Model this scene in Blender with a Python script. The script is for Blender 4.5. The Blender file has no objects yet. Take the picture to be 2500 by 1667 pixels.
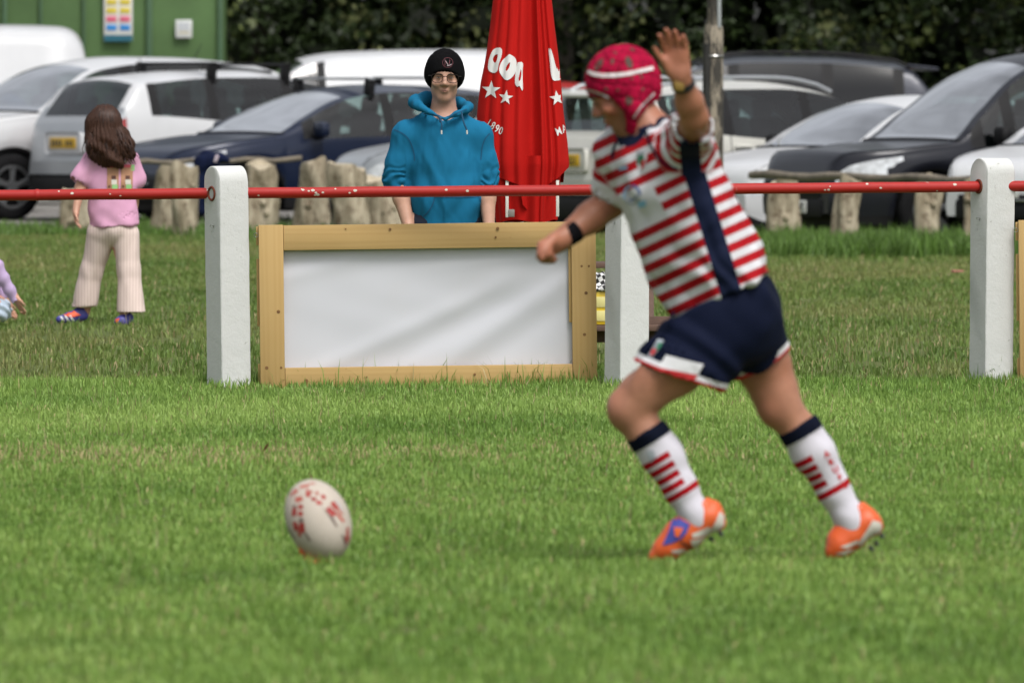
import bpy, bmesh, math, random
import numpy as np
from mathutils import Vector, Matrix
from mathutils.bvhtree import BVHTree

random.seed(7); RNG = np.random.default_rng(7)
scn = bpy.context.scene
COL = scn.collection
PI = math.pi

# ---------------------------------------------------------------- camera
FPX = 35000.0                      # focal length in pixels of the 2500 x 1667 photograph
CAMH = 1.54; VH = 172.0            # eye height, horizon row
PITCH = math.atan((833.5 - VH) / FPX)
cam_d = bpy.data.cameras.new('camera'); cam = bpy.data.objects.new('camera', cam_d); COL.objects.link(cam)
cam_d.sensor_width = 36.0; cam_d.lens = FPX / 2500 * 36.0
cam_d.clip_start = 1.0; cam_d.clip_end = 3000
cam.location = (0, 0, CAMH); cam.rotation_euler = (PI / 2 - PITCH, 0, 0)
cam_d.dof.use_dof = True; cam_d.dof.focus_distance = 69.5; cam_d.dof.aperture_fstop = 11.5
scn.camera = cam

# ---------------------------------------------------------------- sky, sun, exposure
SUN_EL, SUN_AZ = math.radians(58), math.radians(152)   # high, behind the camera, a little to its right
w = bpy.data.worlds.new('World'); scn.world = w; w.use_nodes = True
nt = w.node_tree; nt.nodes.clear()
sky = nt.nodes.new('ShaderNodeTexSky'); sky.sky_type = 'NISHITA'; sky.sun_disc = False
sky.sun_elevation = SUN_EL; sky.sun_rotation = SUN_AZ; sky.air_density = 1.0; sky.dust_density = 4.0; sky.ozone_density = 1.0
hs = nt.nodes.new('ShaderNodeHueSaturation'); hs.inputs['Saturation'].default_value = 0.25
bg = nt.nodes.new('ShaderNodeBackground'); bg.inputs['Strength'].default_value = 0.085
wo = nt.nodes.new('ShaderNodeOutputWorld')
wtc = nt.nodes.new('ShaderNodeTexCoord'); wno = nt.nodes.new('ShaderNodeTexNoise'); wno.inputs['Scale'].default_value = 3.2; wno.inputs['Detail'].default_value = 6; wno.inputs['Roughness'].default_value = .55   # broken cloud all over the sky
wrp = nt.nodes.new('ShaderNodeMapRange'); wrp.inputs[1].default_value = .34; wrp.inputs[2].default_value = .66; wrp.inputs[3].default_value = .72; wrp.inputs[4].default_value = 1.75
wmx = nt.nodes.new('ShaderNodeMix'); wmx.data_type = 'RGBA'; wmx.blend_type = 'MULTIPLY'; wmx.inputs[0].default_value = 1.0
nt.links.new(wtc.outputs['Generated'], wno.inputs['Vector']); nt.links.new(wno.outputs[0], wrp.inputs[0]); nt.links.new(wrp.outputs[0], wmx.inputs[7])
nt.links.new(sky.outputs[0], hs.inputs['Color']); nt.links.new(hs.outputs[0], wmx.inputs[6]); nt.links.new(wmx.outputs[2], bg.inputs[0]); nt.links.new(bg.outputs[0], wo.inputs[0])
sd = bpy.data.lights.new('sun', 'SUN'); sd.energy = 1.5; sd.angle = math.radians(24); sd.color = (1.0, 0.965, 0.92)
sun = bpy.data.objects.new('sun', sd); COL.objects.link(sun)
sdir = Vector((math.sin(SUN_AZ) * math.cos(SUN_EL), math.cos(SUN_AZ) * math.cos(SUN_EL), math.sin(SUN_EL)))
sun.rotation_euler = sdir.to_track_quat('Z', 'Y').to_euler()
vs = scn.view_settings; vs.view_transform = 'Standard'; vs.look = 'None'; vs.exposure = 0.65; vs.gamma = 1.0; vs.use_curve_mapping = False
scn.render.engine = 'CYCLES'
cy = scn.cycles; cy.use_denoising = True; cy.max_bounces = 8; cy.transparent_max_bounces = 12; cy.use_adaptive_sampling = True
cy.caustics_reflective = False; cy.caustics_refractive = False; cy.sample_clamp_indirect = 6

# ---------------------------------------------------------------- geometry helpers
def P(u, v, Y):
    """the point seen at pixel (u, v) of the photograph, Y metres away"""
    a = PITCH; cx, cz = (u - 1250) / FPX, (833.5 - v) / FPX
    d = Vector((cx, math.cos(a) + cz * math.sin(a), -math.sin(a) + cz * math.cos(a)))
    return Vector((0, 0, CAMH)) + d * (Y / d.y)
def G(u, v, z=0.0):
    p = P(u, v, 1.0); d = p - Vector((0, 0, CAMH))
    return Vector((0, 0, CAMH)) + d * ((z - CAMH) / d.z)
def D(s): return FPX / s           # distance at which one metre is s pixels

def set_smooth(me, ang=None):
    me.shade_smooth() if ang is None else me.set_sharp_from_angle(angle=ang)
def mesh_obj(name, verts, faces, mat=None, parent=None, smooth=True, sharp=None, loc=None):
    me = bpy.data.meshes.new(name)
    if isinstance(verts, np.ndarray): verts = verts.tolist()
    if isinstance(faces, np.ndarray): faces = faces.tolist()
    me.from_pydata(verts, [], faces); me.update()
    o = bpy.data.objects.new(name, me); COL.objects.link(o)
    if mat: me.materials.append(mat)
    if smooth:
        me.shade_smooth()
        if sharp: me.set_sharp_from_angle(angle=math.radians(sharp))
    if parent: o.parent = parent
    if loc is not None: o.location = loc
    return o
def big_mesh(name, V, F, mat, parent=None, smooth=False, cols=None, attr='Col'):
    """numpy verts (n,3) and faces (m,k) with k fixed"""
    me = bpy.data.meshes.new(name); n, k = F.shape
    me.vertices.add(len(V)); me.vertices.foreach_set('co', V.astype(np.float32).ravel())
    me.loops.add(n * k); me.loops.foreach_set('vertex_index', F.astype(np.int32).ravel())
    me.polygons.add(n); me.polygons.foreach_set('loop_start', (np.arange(n) * k).astype(np.int32))
    me.polygons.foreach_set('loop_total', np.full(n, k, np.int32))
    me.update(calc_edges=True)
    if smooth: me.shade_smooth()
    if cols is not None: add_col(me, cols, attr)
    me.materials.append(mat)
    o = bpy.data.objects.new(name, me); COL.objects.link(o)
    if parent: o.parent = parent
    return o
def add_col(me, cols, attr='Col'):
    a = me.attributes.new(attr, 'FLOAT_COLOR', 'POINT')
    c = np.ones((len(me.vertices), 4), np.float32); c[:, :3] = cols
    a.data.foreach_set('color', c.ravel())
def add_val(me, vals, attr):
    a = me.attributes.new(attr, 'FLOAT', 'POINT'); a.data.foreach_set('value', np.asarray(vals, np.float32).ravel())
def empty(name, loc, rz=0):
    o = bpy.data.objects.new(name, None); COL.objects.link(o); o.location = loc; o.rotation_euler = (0, 0, rz)
    o.empty_display_size = 0.1
    return o
def tag(o, label=None, cat=None, group=None, kind=None):
    if label: o['label'] = label
    if cat: o['category'] = cat
    if group: o['group'] = group
    if kind: o['kind'] = kind
    return o

class MB:
    """collects verts and faces of simple solids"""
    def __init__(s): s.v = []; s.f = []
    def add(s, V, F):
        b = len(s.v); s.v += [tuple(p) for p in V]; s.f += [tuple(i + b for i in f) for f in F]; return s
    def box(s, c, size, R=None, bev=0.0):
        bm = bmesh.new(); bmesh.ops.create_cube(bm, size=1)
        for q in bm.verts: q.co = Vector((q.co.x * size[0], q.co.y * size[1], q.co.z * size[2]))
        if bev: bmesh.ops.bevel(bm, geom=bm.edges[:], offset=bev, segments=2, affect='EDGES', profile=0.5)
        bm.verts.index_update()
        M = (R.to_3x3() if R else Matrix.Identity(3)); c = Vector(c)
        s.add([M @ q.co + c for q in bm.verts], [[q.index for q in f.verts] for f in bm.faces]); bm.free(); return s
    def tube(s, pts, r, n=10, cap=True, squash=None):
        pts = [Vector(p) for p in pts]; rs = r if isinstance(r, (list, tuple)) else [r] * len(pts)
        rings = []; prev = None
        for i, p in enumerate(pts):
            t = (pts[min(i + 1, len(pts) - 1)] - pts[max(i - 1, 0)]).normalized()
            ref = prev if prev is not None else (Vector((0, 0, 1)) if abs(t.z) < .9 else Vector((1, 0, 0)))
            a = (ref - t * ref.dot(t)).normalized(); b = t.cross(a); prev = a
            rings.append([p + (a * math.cos(2 * PI * k / n) + b * math.sin(2 * PI * k / n)) * rs[i] for k in range(n)])
        V = [q for rg in rings for q in rg]; F = []
        for i in range(len(pts) - 1):
            for k in range(n): F.append((i * n + k, i * n + (k + 1) % n, (i + 1) * n + (k + 1) % n, (i + 1) * n + k))
        if cap: F.append(tuple(range(n - 1, -1, -1))); F.append(tuple(len(V) - n + k for k in range(n)))
        return s.add(V, F)
    def ring(s, c, R, r, nrm, n=14, m=6):
        nrm = Vector(nrm).normalized(); a = nrm.orthogonal().normalized(); b = nrm.cross(a); c = Vector(c); V = []; F = []
        for i in range(n):
            d = a * math.cos(2 * PI * i / n) + b * math.sin(2 * PI * i / n)
            for j in range(m): V.append(c + d * (R + r * math.cos(2 * PI * j / m)) + nrm * r * math.sin(2 * PI * j / m))
        for i in range(n):
            for j in range(m): F.append((i * m + j, i * m + (j + 1) % m, ((i + 1) % n) * m + (j + 1) % m, ((i + 1) % n) * m + j))
        return s.add(V, F)
    def prism(s, poly, z0, z1, M=None):
        """polygon in local xy extruded along local z, then mapped by the 4x4 M"""
        n = len(poly); V = [Vector((x, y, z0)) for x, y in poly] + [Vector((x, y, z1)) for x, y in poly]
        if M: V = [M @ q for q in V]
        F = [tuple(range(n - 1, -1, -1)), tuple(range(n, 2 * n))] + [(i, (i + 1) % n, n + (i + 1) % n, n + i) for i in range(n)]
        return s.add(V, F)
    def build(s, name, mat, parent=None, smooth=True, sharp=35, loc=None):
        return mesh_obj(name, s.v, s.f, mat, parent, smooth, sharp, loc)

def noise3(p, scale=1.0, seed=0, oct=1):
    """cheap smooth numpy noise, about -1..1"""
    r = np.random.default_rng(seed); p = np.asarray(p, float) * scale; out = np.zeros(len(p)); amp = 1.0; tot = 0
    for o in range(oct):
        for k in range(5):
            d = r.normal(size=3); d /= np.linalg.norm(d); f = r.uniform(.6, 1.5)
            d2 = r.normal(size=3); d2 /= np.linalg.norm(d2)
            out += amp * np.sin(p @ d * 6.28 * f + r.uniform(0, 6.28) + 1.3 * np.sin(p @ d2 * 6.28 * f * .7 + r.uniform(0, 6.28)))
        tot += amp * 2.2; amp *= .5; p = p * 2.03
    return np.clip(out / tot, -1.5, 1.5)

# ---------------------------------------------------------------- signed distance bodies
class SDF:
    def __init__(s, lo, hi, h):
        s.lo = np.array(lo, float); s.h = h; s.n = np.ceil((np.array(hi) - s.lo) / h).astype(int) + 1
        s.F = np.full(s.n, 1.0, np.float32)
        s.ax = [(s.lo[i] + h * np.arange(s.n[i])).astype(np.float32) for i in range(3)]
    def _ap(s, fn, lo, hi, k, mode):
        pad = k + 4 * s.h
        a = np.maximum(((np.array(lo) - pad - s.lo) / s.h).astype(int), 0); b = np.minimum(((np.array(hi) + pad - s.lo) / s.h).astype(int) + 2, s.n)
        if (b <= a).any(): return
        sl = tuple(slice(a[i], b[i]) for i in range(3))
        X, Y, Z = np.meshgrid(*[s.ax[i][sl[i]] for i in range(3)], indexing='ij', sparse=True)
        d = fn(X, Y, Z); F = s.F[sl]
        if mode == 'add':
            if k > 0:
                hh = np.maximum(k - np.abs(F - d), 0) / k; s.F[sl] = np.minimum(F, d) - hh * hh * k / 4
            else: s.F[sl] = np.minimum(F, d)
        elif mode == 'sub':
            d = -d
            if k > 0:
                hh = np.maximum(k - np.abs(F - d), 0) / k; s.F[sl] = np.maximum(F, d) + hh * hh * k / 4
            else: s.F[sl] = np.maximum(F, d)
    def cone(s, a, b, ra, rb, k=.02, flat=None, mode='add'):
        a = np.array(a, float); b = np.array(b, float); ba = b - a; L2 = max(ba @ ba, 1e-9); rm = max(ra, rb)
        ex = rm * (max(1, flat[1]) if flat else 1)
        if flat: nn = np.array(flat[0], float); nn /= np.linalg.norm(nn); q = 1 / flat[1] - 1
        def fn(X, Y, Z):
            x, y, z = X - a[0], Y - a[1], Z - a[2]
            t = np.clip((x * ba[0] + y * ba[1] + z * ba[2]) / L2, 0, 1)
            x, y, z = x - t * ba[0], y - t * ba[1], z - t * ba[2]
            if flat:
                e = (x * nn[0] + y * nn[1] + z * nn[2]) * q; x, y, z = x + e * nn[0], y + e * nn[1], z + e * nn[2]
            return np.sqrt(x * x + y * y + z * z) - (ra + (rb - ra) * t)
        s._ap(fn, np.minimum(a, b) - ex, np.maximum(a, b) + ex, k, mode); return s
    def chain(s, pts, rs, k=.02, flat=None, mode='add'):
        for i in range(len(pts) - 1): s.cone(pts[i], pts[i + 1], rs[i], rs[i + 1], k if i else k, flat, mode)
        return s
    def ell(s, c, r, R=None, k=.02, mode='add'):
        """R: three unit axes as rows"""
        c = np.array(c, float); r = np.array(r, float); R = np.eye(3) if R is None else np.array([list(v) for v in R], float); m = r.max()
        def fn(X, Y, Z):
            x, y, z = X - c[0], Y - c[1], Z - c[2]
            q = [(x * R[i, 0] + y * R[i, 1] + z * R[i, 2]) / r[i] for i in range(3)]
            k0 = np.sqrt(q[0] ** 2 + q[1] ** 2 + q[2] ** 2)
            k1 = np.sqrt((q[0] / r[0]) ** 2 + (q[1] / r[1]) ** 2 + (q[2] / r[2]) ** 2) + 1e-6
            return k0 * (k0 - 1) / k1
        s._ap(fn, c - m, c + m, k, mode); return s
    def plane(s, p, n, k=.0):
        """cut away everything on the side n points to"""
        p = np.array(p, float); n = np.array(n, float); n /= np.linalg.norm(n)
        X, Y, Z = np.meshgrid(*s.ax, indexing='ij', sparse=True)
        d = ((X - p[0]) * n[0] + (Y - p[1]) * n[1] + (Z - p[2]) * n[2]).astype(np.float32)
        if k > 0:
            hh = np.maximum(k - np.abs(s.F - d), 0) / k; s.F = np.maximum(s.F, d) + hh * hh * k / 4
        else: s.F = np.maximum(s.F, d)
        return s
    def mesh(s, smooth=2):
        F = s.F; S = F < 0; n = s.n
        cnt = np.zeros(n - 1, np.int8); cor = [(i, j, k) for i in (0, 1) for j in (0, 1) for k in (0, 1)]
        sub = lambda A, c: A[c[0]:n[0] - 1 + c[0], c[1]:n[1] - 1 + c[1], c[2]:n[2] - 1 + c[2]]
        for c in cor: cnt += sub(S, c)
        act = np.argwhere((cnt > 0) & (cnt < 8)); idx = np.full(n - 1, -1, np.int64); idx[tuple(act.T)] = np.arange(len(act))
        acc = np.zeros((len(act), 3)); num = np.zeros(len(act))
        val = {c: F[act[:, 0] + c[0], act[:, 1] + c[1], act[:, 2] + c[2]] for c in cor}
        for c in cor:
            for a in range(3):
                if c[a] == 0:
                    e = list(c); e[a] = 1; f0, f1 = val[c], val[tuple(e)]
                    m = (f0 < 0) != (f1 < 0); t = np.where(m, f0 / np.where(m, f0 - f1, 1), 0)
                    q = np.tile(np.array(c, float), (len(act), 1)); q[:, a] = t
                    acc += q * m[:, None]; num += m
        V = s.lo + s.h * (act + acc / num[:, None])
        faces = []
        for a in range(3):
            e = [0, 0, 0]; e[a] = 1; b, c = (a + 1) % 3, (a + 2) % 3
            s0 = S[tuple(slice(0, n[i] - e[i]) for i in range(3))]; s1 = S[tuple(slice(e[i], None) for i in range(3))]
            q = np.argwhere(s0 != s1); q = q[(q[:, b] > 0) & (q[:, c] > 0) & (q[:, b] < n[b] - 1) & (q[:, c] < n[c] - 1)]
            ins = s0[tuple(q.T)]
            def cell(db, dc):
                r = q.copy(); r[:, b] -= db; r[:, c] -= dc; return idx[tuple(r.T)]
            f = np.stack([cell(1, 1), cell(0, 1), cell(0, 0), cell(1, 0)], 1)
            f[~ins] = f[~ins][:, ::-1]; faces.append(f)
        Fc = np.concatenate(faces); Fc = Fc[(Fc >= 0).all(1)]
        for _ in range(smooth): V = lap(V, Fc)
        return V, Fc
def lap(V, Fc, lam=.5):
    acc = np.zeros_like(V); num = np.zeros(len(V)); k = Fc.shape[1]
    for i in range(k):
        a, b = Fc[:, i], Fc[:, (i + 1) % k]
        np.add.at(acc, a, V[b]); np.add.at(num, a, 1); np.add.at(acc, b, V[a]); np.add.at(num, b, 1)
    return V + lam * (acc / np.maximum(num, 1)[:, None] - V)
def normals(V, Fc):
    N = np.cross(V[Fc[:, 2]] - V[Fc[:, 0]], V[Fc[:, 3 if Fc.shape[1] > 3 else 1]] - V[Fc[:, 1]] if Fc.shape[1] > 3 else V[Fc[:, 1]] - V[Fc[:, 0]])
    A = np.zeros_like(V)
    for i in range(Fc.shape[1]): np.add.at(A, Fc[:, i], N)
    return A / (np.linalg.norm(A, axis=1)[:, None] + 1e-12)

# ---------------------------------------------------------------- materials
class X:
    """a shader value with arithmetic"""
    def __init__(s, nt, sock): s.nt, s.k = nt, sock
    def op(s, o, other=None, flip=False, third=None):
        n = s.nt.nodes.new('ShaderNodeMath'); n.operation = o
        args = [s, other] if not flip else [other, s]
        if third is not None: args.append(third)
        for i, a in enumerate(args):
            if a is None: continue
            if isinstance(a, X): s.nt.links.new(a.k, n.inputs[i])
            else: n.inputs[i].default_value = a
        return X(s.nt, n.outputs[0])
    def __add__(s, o): return s.op('ADD', o)
    def __radd__(s, o): return s.op('ADD', o)
    def __sub__(s, o): return s.op('SUBTRACT', o)
    def __rsub__(s, o): return s.op('SUBTRACT', o, True)
    def __mul__(s, o): return s.op('MULTIPLY', o)
    def __rmul__(s, o): return s.op('MULTIPLY', o)
    def __lt__(s, o): return s.op('LESS_THAN', o)
    def __gt__(s, o): return s.op('GREATER_THAN', o)
    def frac(s): return s.op('FRACT')
    def abs(s): return s.op('ABSOLUTE')
    def max(s, o): return s.op('MAXIMUM', o)
    def min(s, o): return s.op('MINIMUM', o)
class Mat:
    def __init__(s, name):
        s.m = bpy.data.materials.new(name); s.m.use_nodes = True; s.nt = s.m.node_tree; s.b = s.nt.nodes['Principled BSDF']; s.tc = None
    def coord(s, kind='Object', scale=None):
        if s.tc is None: s.tc = s.nt.nodes.new('ShaderNodeTexCoord')
        k = s.tc.outputs[kind]
        if scale:
            mp = s.nt.nodes.new('ShaderNodeMapping'); mp.inputs['Scale'].default_value = scale; s.nt.links.new(k, mp.inputs[0]); k = mp.outputs[0]
        return k
    def noise(s, scale, detail=3, vec=None, rough=.55, stretch=None):
        n = s.nt.nodes.new('ShaderNodeTexNoise'); n.inputs['Scale'].default_value = scale; n.inputs['Detail'].default_value = detail
        n.inputs['Roughness'].default_value = rough; s.nt.links.new(vec or s.coord('Object', stretch), n.inputs['Vector']); return X(s.nt, n.outputs[0])
    def attr(s, name, out='Fac'):
        n = s.nt.nodes.new('ShaderNodeAttribute'); n.attribute_name = name; return X(s.nt, n.outputs[out])
    def mix(s, f, a, b, mode='MIX'):
        n = s.nt.nodes.new('ShaderNodeMix'); n.data_type = 'RGBA'; n.blend_type = mode
        for sock, val in ((n.inputs[0], f), (n.inputs[6], a), (n.inputs[7], b)):
            if isinstance(val, X): s.nt.links.new(val.k, sock)
            elif isinstance(val, (tuple, list)): sock.default_value = (*val[:3], 1)
            else: sock.default_value = val
        return X(s.nt, n.outputs[2])
    def ramp(s, f, stops):
        n = s.nt.nodes.new('ShaderNodeValToRGB'); s.nt.links.new(f.k, n.inputs[0]); e = n.color_ramp.elements
        while len(e) < len(stops): e.new(.5)
        for q, (p, c) in zip(e, stops): q.position = p; q.color = (*c, 1) if isinstance(c, (tuple, list)) else (c, c, c, 1)
        return X(s.nt, n.outputs[0])
    def set(s, **kw):
        names = dict(col='Base Color', rough='Roughness', metal='Metallic', spec='Specular IOR Level', coat='Coat Weight', coatr='Coat Roughness', trans='Transmission Weight',
                     ior='IOR', sss='Subsurface Weight', sheen='Sheen Weight', alpha='Alpha')
        for k, v in kw.items():
            so = s.b.inputs[names[k]]
            if isinstance(v, X): s.nt.links.new(v.k, so)
            elif isinstance(v, (tuple, list)): so.default_value = (*v[:3], 1)
            else: so.default_value = v
        return s
    def bump(s, h, strength=.3, dist=.01):
        n = s.nt.nodes.new('ShaderNodeBump'); n.inputs['Strength'].default_value = strength; n.inputs['Distance'].default_value = dist
        s.nt.links.new(h.k, n.inputs['Height']); s.nt.links.new(n.outputs[0], s.b.inputs['Normal']); return s
def simple(name, col, rough=.6, var=.12, vs=6.0, bump=0.0, bs=60.0, bd=.003, **kw):
    m = Mat(name); c = tuple(col)
    if var:
        lo = tuple(x * (1 - var) for x in c); hi = tuple(min(1, x * (1 + var)) for x in c)
        m.set(col=m.mix(m.ramp(m.noise(vs, 4), [(.3, 0.0), (.7, 1.0)]), lo, hi))
    else: m.set(col=c)
    m.set(rough=rough, **kw)
    if bump: m.bump(m.noise(bs, 4), bump, bd)
    return m.m
def attr_mat(name, rough=.7, var=.1, vs=20.0, bump=0.0, bs=200.0, bd=.002, **kw):
    m = Mat(name); a = m.attr('Col', 'Color')
    f = m.noise(vs, 4) * (2 * var) + (1 - var)
    m.set(col=m.mix(1.0, a, f, 'MULTIPLY'), rough=rough, **kw)
    if bump: m.bump(m.noise(bs, 3), bump, bd)
    return m.m
def srgb(r, g, b):
    f = lambda c: (c / 255 / 12.92 if c <= 10 else ((c / 255 + .055) / 1.055) ** 2.4)
    return (f(r), f(g), f(b))

def text_shape(s, size=1.0, bold=0.0):
    """flat verts/faces of a word, baseline at the origin, centred in x"""
    cu = bpy.data.curves.new('t', 'FONT'); cu.body = s; cu.size = size; cu.align_x = 'CENTER'; cu.offset = bold; cu.resolution_u = 3
    o = bpy.data.objects.new('t', cu); me = bpy.data.meshes.new_from_object(o)
    V = [(q.co.x, q.co.y) for q in me.vertices]; F = [tuple(p.vertices) for p in me.polygons]
    bpy.data.objects.remove(o); bpy.data.meshes.remove(me); bpy.data.curves.remove(cu)
    return V, F
def refine(V, F, step):
    bm = bmesh.new(); vs_ = [bm.verts.new((x, y, 0)) for x, y in V]
    for f in F:
        try: bm.faces.new([vs_[i] for i in f])
        except ValueError: pass
    bmesh.ops.remove_doubles(bm, verts=bm.verts[:], dist=1e-5)
    xs = [x for x, _ in V]; ys = [y for _, y in V]
    for ax, lo, hi in ((0, min(xs), max(xs)), (1, min(ys), max(ys))):
        t = lo + step
        while t < hi:
            p = Vector((0, 0, 0)); p[ax] = t; n = Vector((0, 0, 0)); n[ax] = 1
            bmesh.ops.bisect_plane(bm, geom=bm.verts[:] + bm.edges[:] + bm.faces[:], plane_co=p, plane_no=n); t += step
    bm.verts.index_update(); V = [(q.co.x, q.co.y) for q in bm.verts]; F = [[q.index for q in f.verts] for f in bm.faces]; bm.free(); return V, F
def decal(name, V, F, target, o, ax, ay, d, mat, parent, off=.003, step=.01, whole=True):
    """flat print laid on the surface of `target` (in its local space): o + ax*x + ay*y carried along d"""
    V, F = refine(V, F, step)
    me = target.data; bvh = BVHTree.FromPolygons([q.co for q in me.vertices], [p.vertices[:] for p in me.polygons])
    o, ax, ay, d = Vector(o), Vector(ax), Vector(ay), Vector(d).normalized(); out = []; ok = []
    for x, y in V:
        q = o + ax * x + ay * y; h = bvh.ray_cast(q - d * .6, d)
        out.append((h[0] - d * off) if h[0] else q); ok.append(h[0] is not None)
    F = [f for f in F if all(ok[i] for i in f)]
    if whole and F:                    # keep the largest connected piece
        par = list(range(len(out)))
        def fi(a):
            while par[a] != a: par[a] = par[par[a]]; a = par[a]
            return a
        for f in F:
            for i in f[1:]: par[fi(i)] = fi(f[0])
        cnt = {}
        for f in F: cnt[fi(f[0])] = cnt.get(fi(f[0]), 0) + 1
        best = max(cnt, key=cnt.get); F = [f for f in F if fi(f[0]) == best]
    used = sorted({i for f in F for i in f}); mp_ = {u: k for k, u in enumerate(used)}; out = [out[u] for u in used]; F = [[mp_[i] for i in f] for f in F]
    return mesh_obj(name, out, F, mat, parent, True) if F else None
def ribbon(name, pts, wd, target, o, ax, ay, d, mat, parent, off=.004):
    """a strip along a polyline, laid on a surface"""
    pts = [Vector(p) for p in pts]; V = []; F = []
    for i, p in enumerate(pts):
        t = (pts[min(i + 1, len(pts) - 1)] - pts[max(i - 1, 0)]).normalized(); n = Vector((-t.y, t.x)) * wd / 2
        V += [tuple(p + n), tuple(p - n)]
    F = [(2 * i, 2 * i + 1, 2 * i + 3, 2 * i + 2) for i in range(len(pts) - 1)]
    return decal(name, V, F, target, o, ax, ay, d, mat, parent, off, .02)
def spline(pts, n=8):
    """Catmull-Rom through points of any dimension"""
    p = [Vector(q) for q in pts]; out = []
    for i in range(len(p) - 1):
        a, b, c, e = p[max(i - 1, 0)], p[i], p[i + 1], p[min(i + 2, len(p) - 1)]
        for k in range(n):
            t = k / n; out.append(.5 * ((2 * b) + (c - a) * t + (2 * a - 5 * b + 4 * c - e) * t * t + (3 * b - a - 3 * c + e) * t ** 3))
    out.append(p[-1]); return out
# ================================================================ the setting
gm = Mat('pitch_soil_and_turf')
c1 = gm.mix(gm.ramp(gm.noise(.35, 5, gm.coord('Object', (1, .35, 1))), [(.35, 0.0), (.65, 1.0)]), (.075, .125, .028), (.115, .155, .042))
c2 = gm.mix(gm.ramp(gm.noise(30, 4), [(.4, 0.0), (.7, 1.0)]), c1, (.10, .085, .04))
gm.set(col=c2, rough=.95, spec=.15).bump(gm.noise(60, 3), .6, .02)
tag(mesh_obj('ground', [(-700, -40, 0), (700, -40, 0), (700, 1800, 0), (-700, 1800, 0)], [(0, 1, 2, 3)], gm.m, smooth=False), kind='structure')
cp = simple('car_park_gravel', (.17, .16, .145), .95, .35, 3.0, .6, 90, .01)
tag(mesh_obj('car_park', [(-40, 137, .004), (0, 137, .004), (3, 128, .004), (40, 128, .004), (40, 172, .004), (-40, 172, .004)], [(0, 1, 2, 3, 4, 5)], cp, smooth=False), kind='structure')

# ---------------------------------------------------------------- grass
def blades(name, label, n, sampler, hfun, cfun, wid=(.0022, .0042), lean=.45, tuft=12, mat=None, spread=.03):
    """upright tapering blades in tufts: every blade five corners and three faces"""
    nt_ = n // tuft; c = sampler(nt_); cz = np.repeat(c, tuft, 0); n = len(cz)
    th = np.repeat(RNG.uniform(.75, 1.25, nt_), tuft)
    pos = cz + RNG.normal(0, spread, (n, 2))
    H = hfun(pos) * th * RNG.uniform(.55, 1.25, n); W = RNG.uniform(*wid, n)
    a = RNG.uniform(0, 2 * PI, n); la = a + PI / 2 + RNG.normal(0, .5, n); ln = np.abs(RNG.normal(0, lean, n)) * H
    dx, dy = np.cos(a) * W, np.sin(a) * W; lx, ly = np.cos(la) * ln, np.sin(la) * ln
    V = np.zeros((n, 5, 3)); x, y = pos[:, 0], pos[:, 1]
    V[:, 0] = np.stack([x - dx, y - dy, np.full(n, -.004)], 1); V[:, 1] = np.stack([x + dx, y + dy, np.full(n, -.004)], 1)
    mx, my = x + lx * .35, y + ly * .35
    V[:, 2] = np.stack([mx + dx * .8, my + dy * .8, H * .6], 1); V[:, 3] = np.stack([mx - dx * .8, my - dy * .8, H * .6], 1)
    V[:, 4] = np.stack([x + lx, y + ly, H * np.clip(1 - .35 * (ln / H) ** 2, .5, 1)], 1)
    b = np.arange(n)[:, None] * 5
    F = np.concatenate([b + np.array([[0, 1, 2]]), b + np.array([[0, 2, 3]]), b + np.array([[3, 2, 4]])])
    tc = np.repeat(RNG.normal(0, 1, nt_), tuft)
    cols = np.repeat(cfun(pos, tc), 5, 0)
    o = big_mesh(name, V.reshape(-1, 3), F, mat, cols=cols)
    return tag(o, label, 'grass', kind='stuff')
gb = Mat('grass_blade'); ga = gb.attr('Col', 'Color')
gb.set(col=ga, rough=.5, spec=.35)
tr = gb.nt.nodes.new('ShaderNodeBsdfTranslucent'); gb.nt.links.new(ga.k, tr.inputs[0])
ms = gb.nt.nodes.new('ShaderNodeMixShader'); ms.inputs[0].default_value = .35
out_ = gb.nt.nodes['Material Output']
gb.nt.links.new(gb.b.outputs[0], ms.inputs[1]); gb.nt.links.new(tr.outputs[0], ms.inputs[2]); gb.nt.links.new(ms.outputs[0], out_.inputs[0])
GB = gb.m

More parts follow.
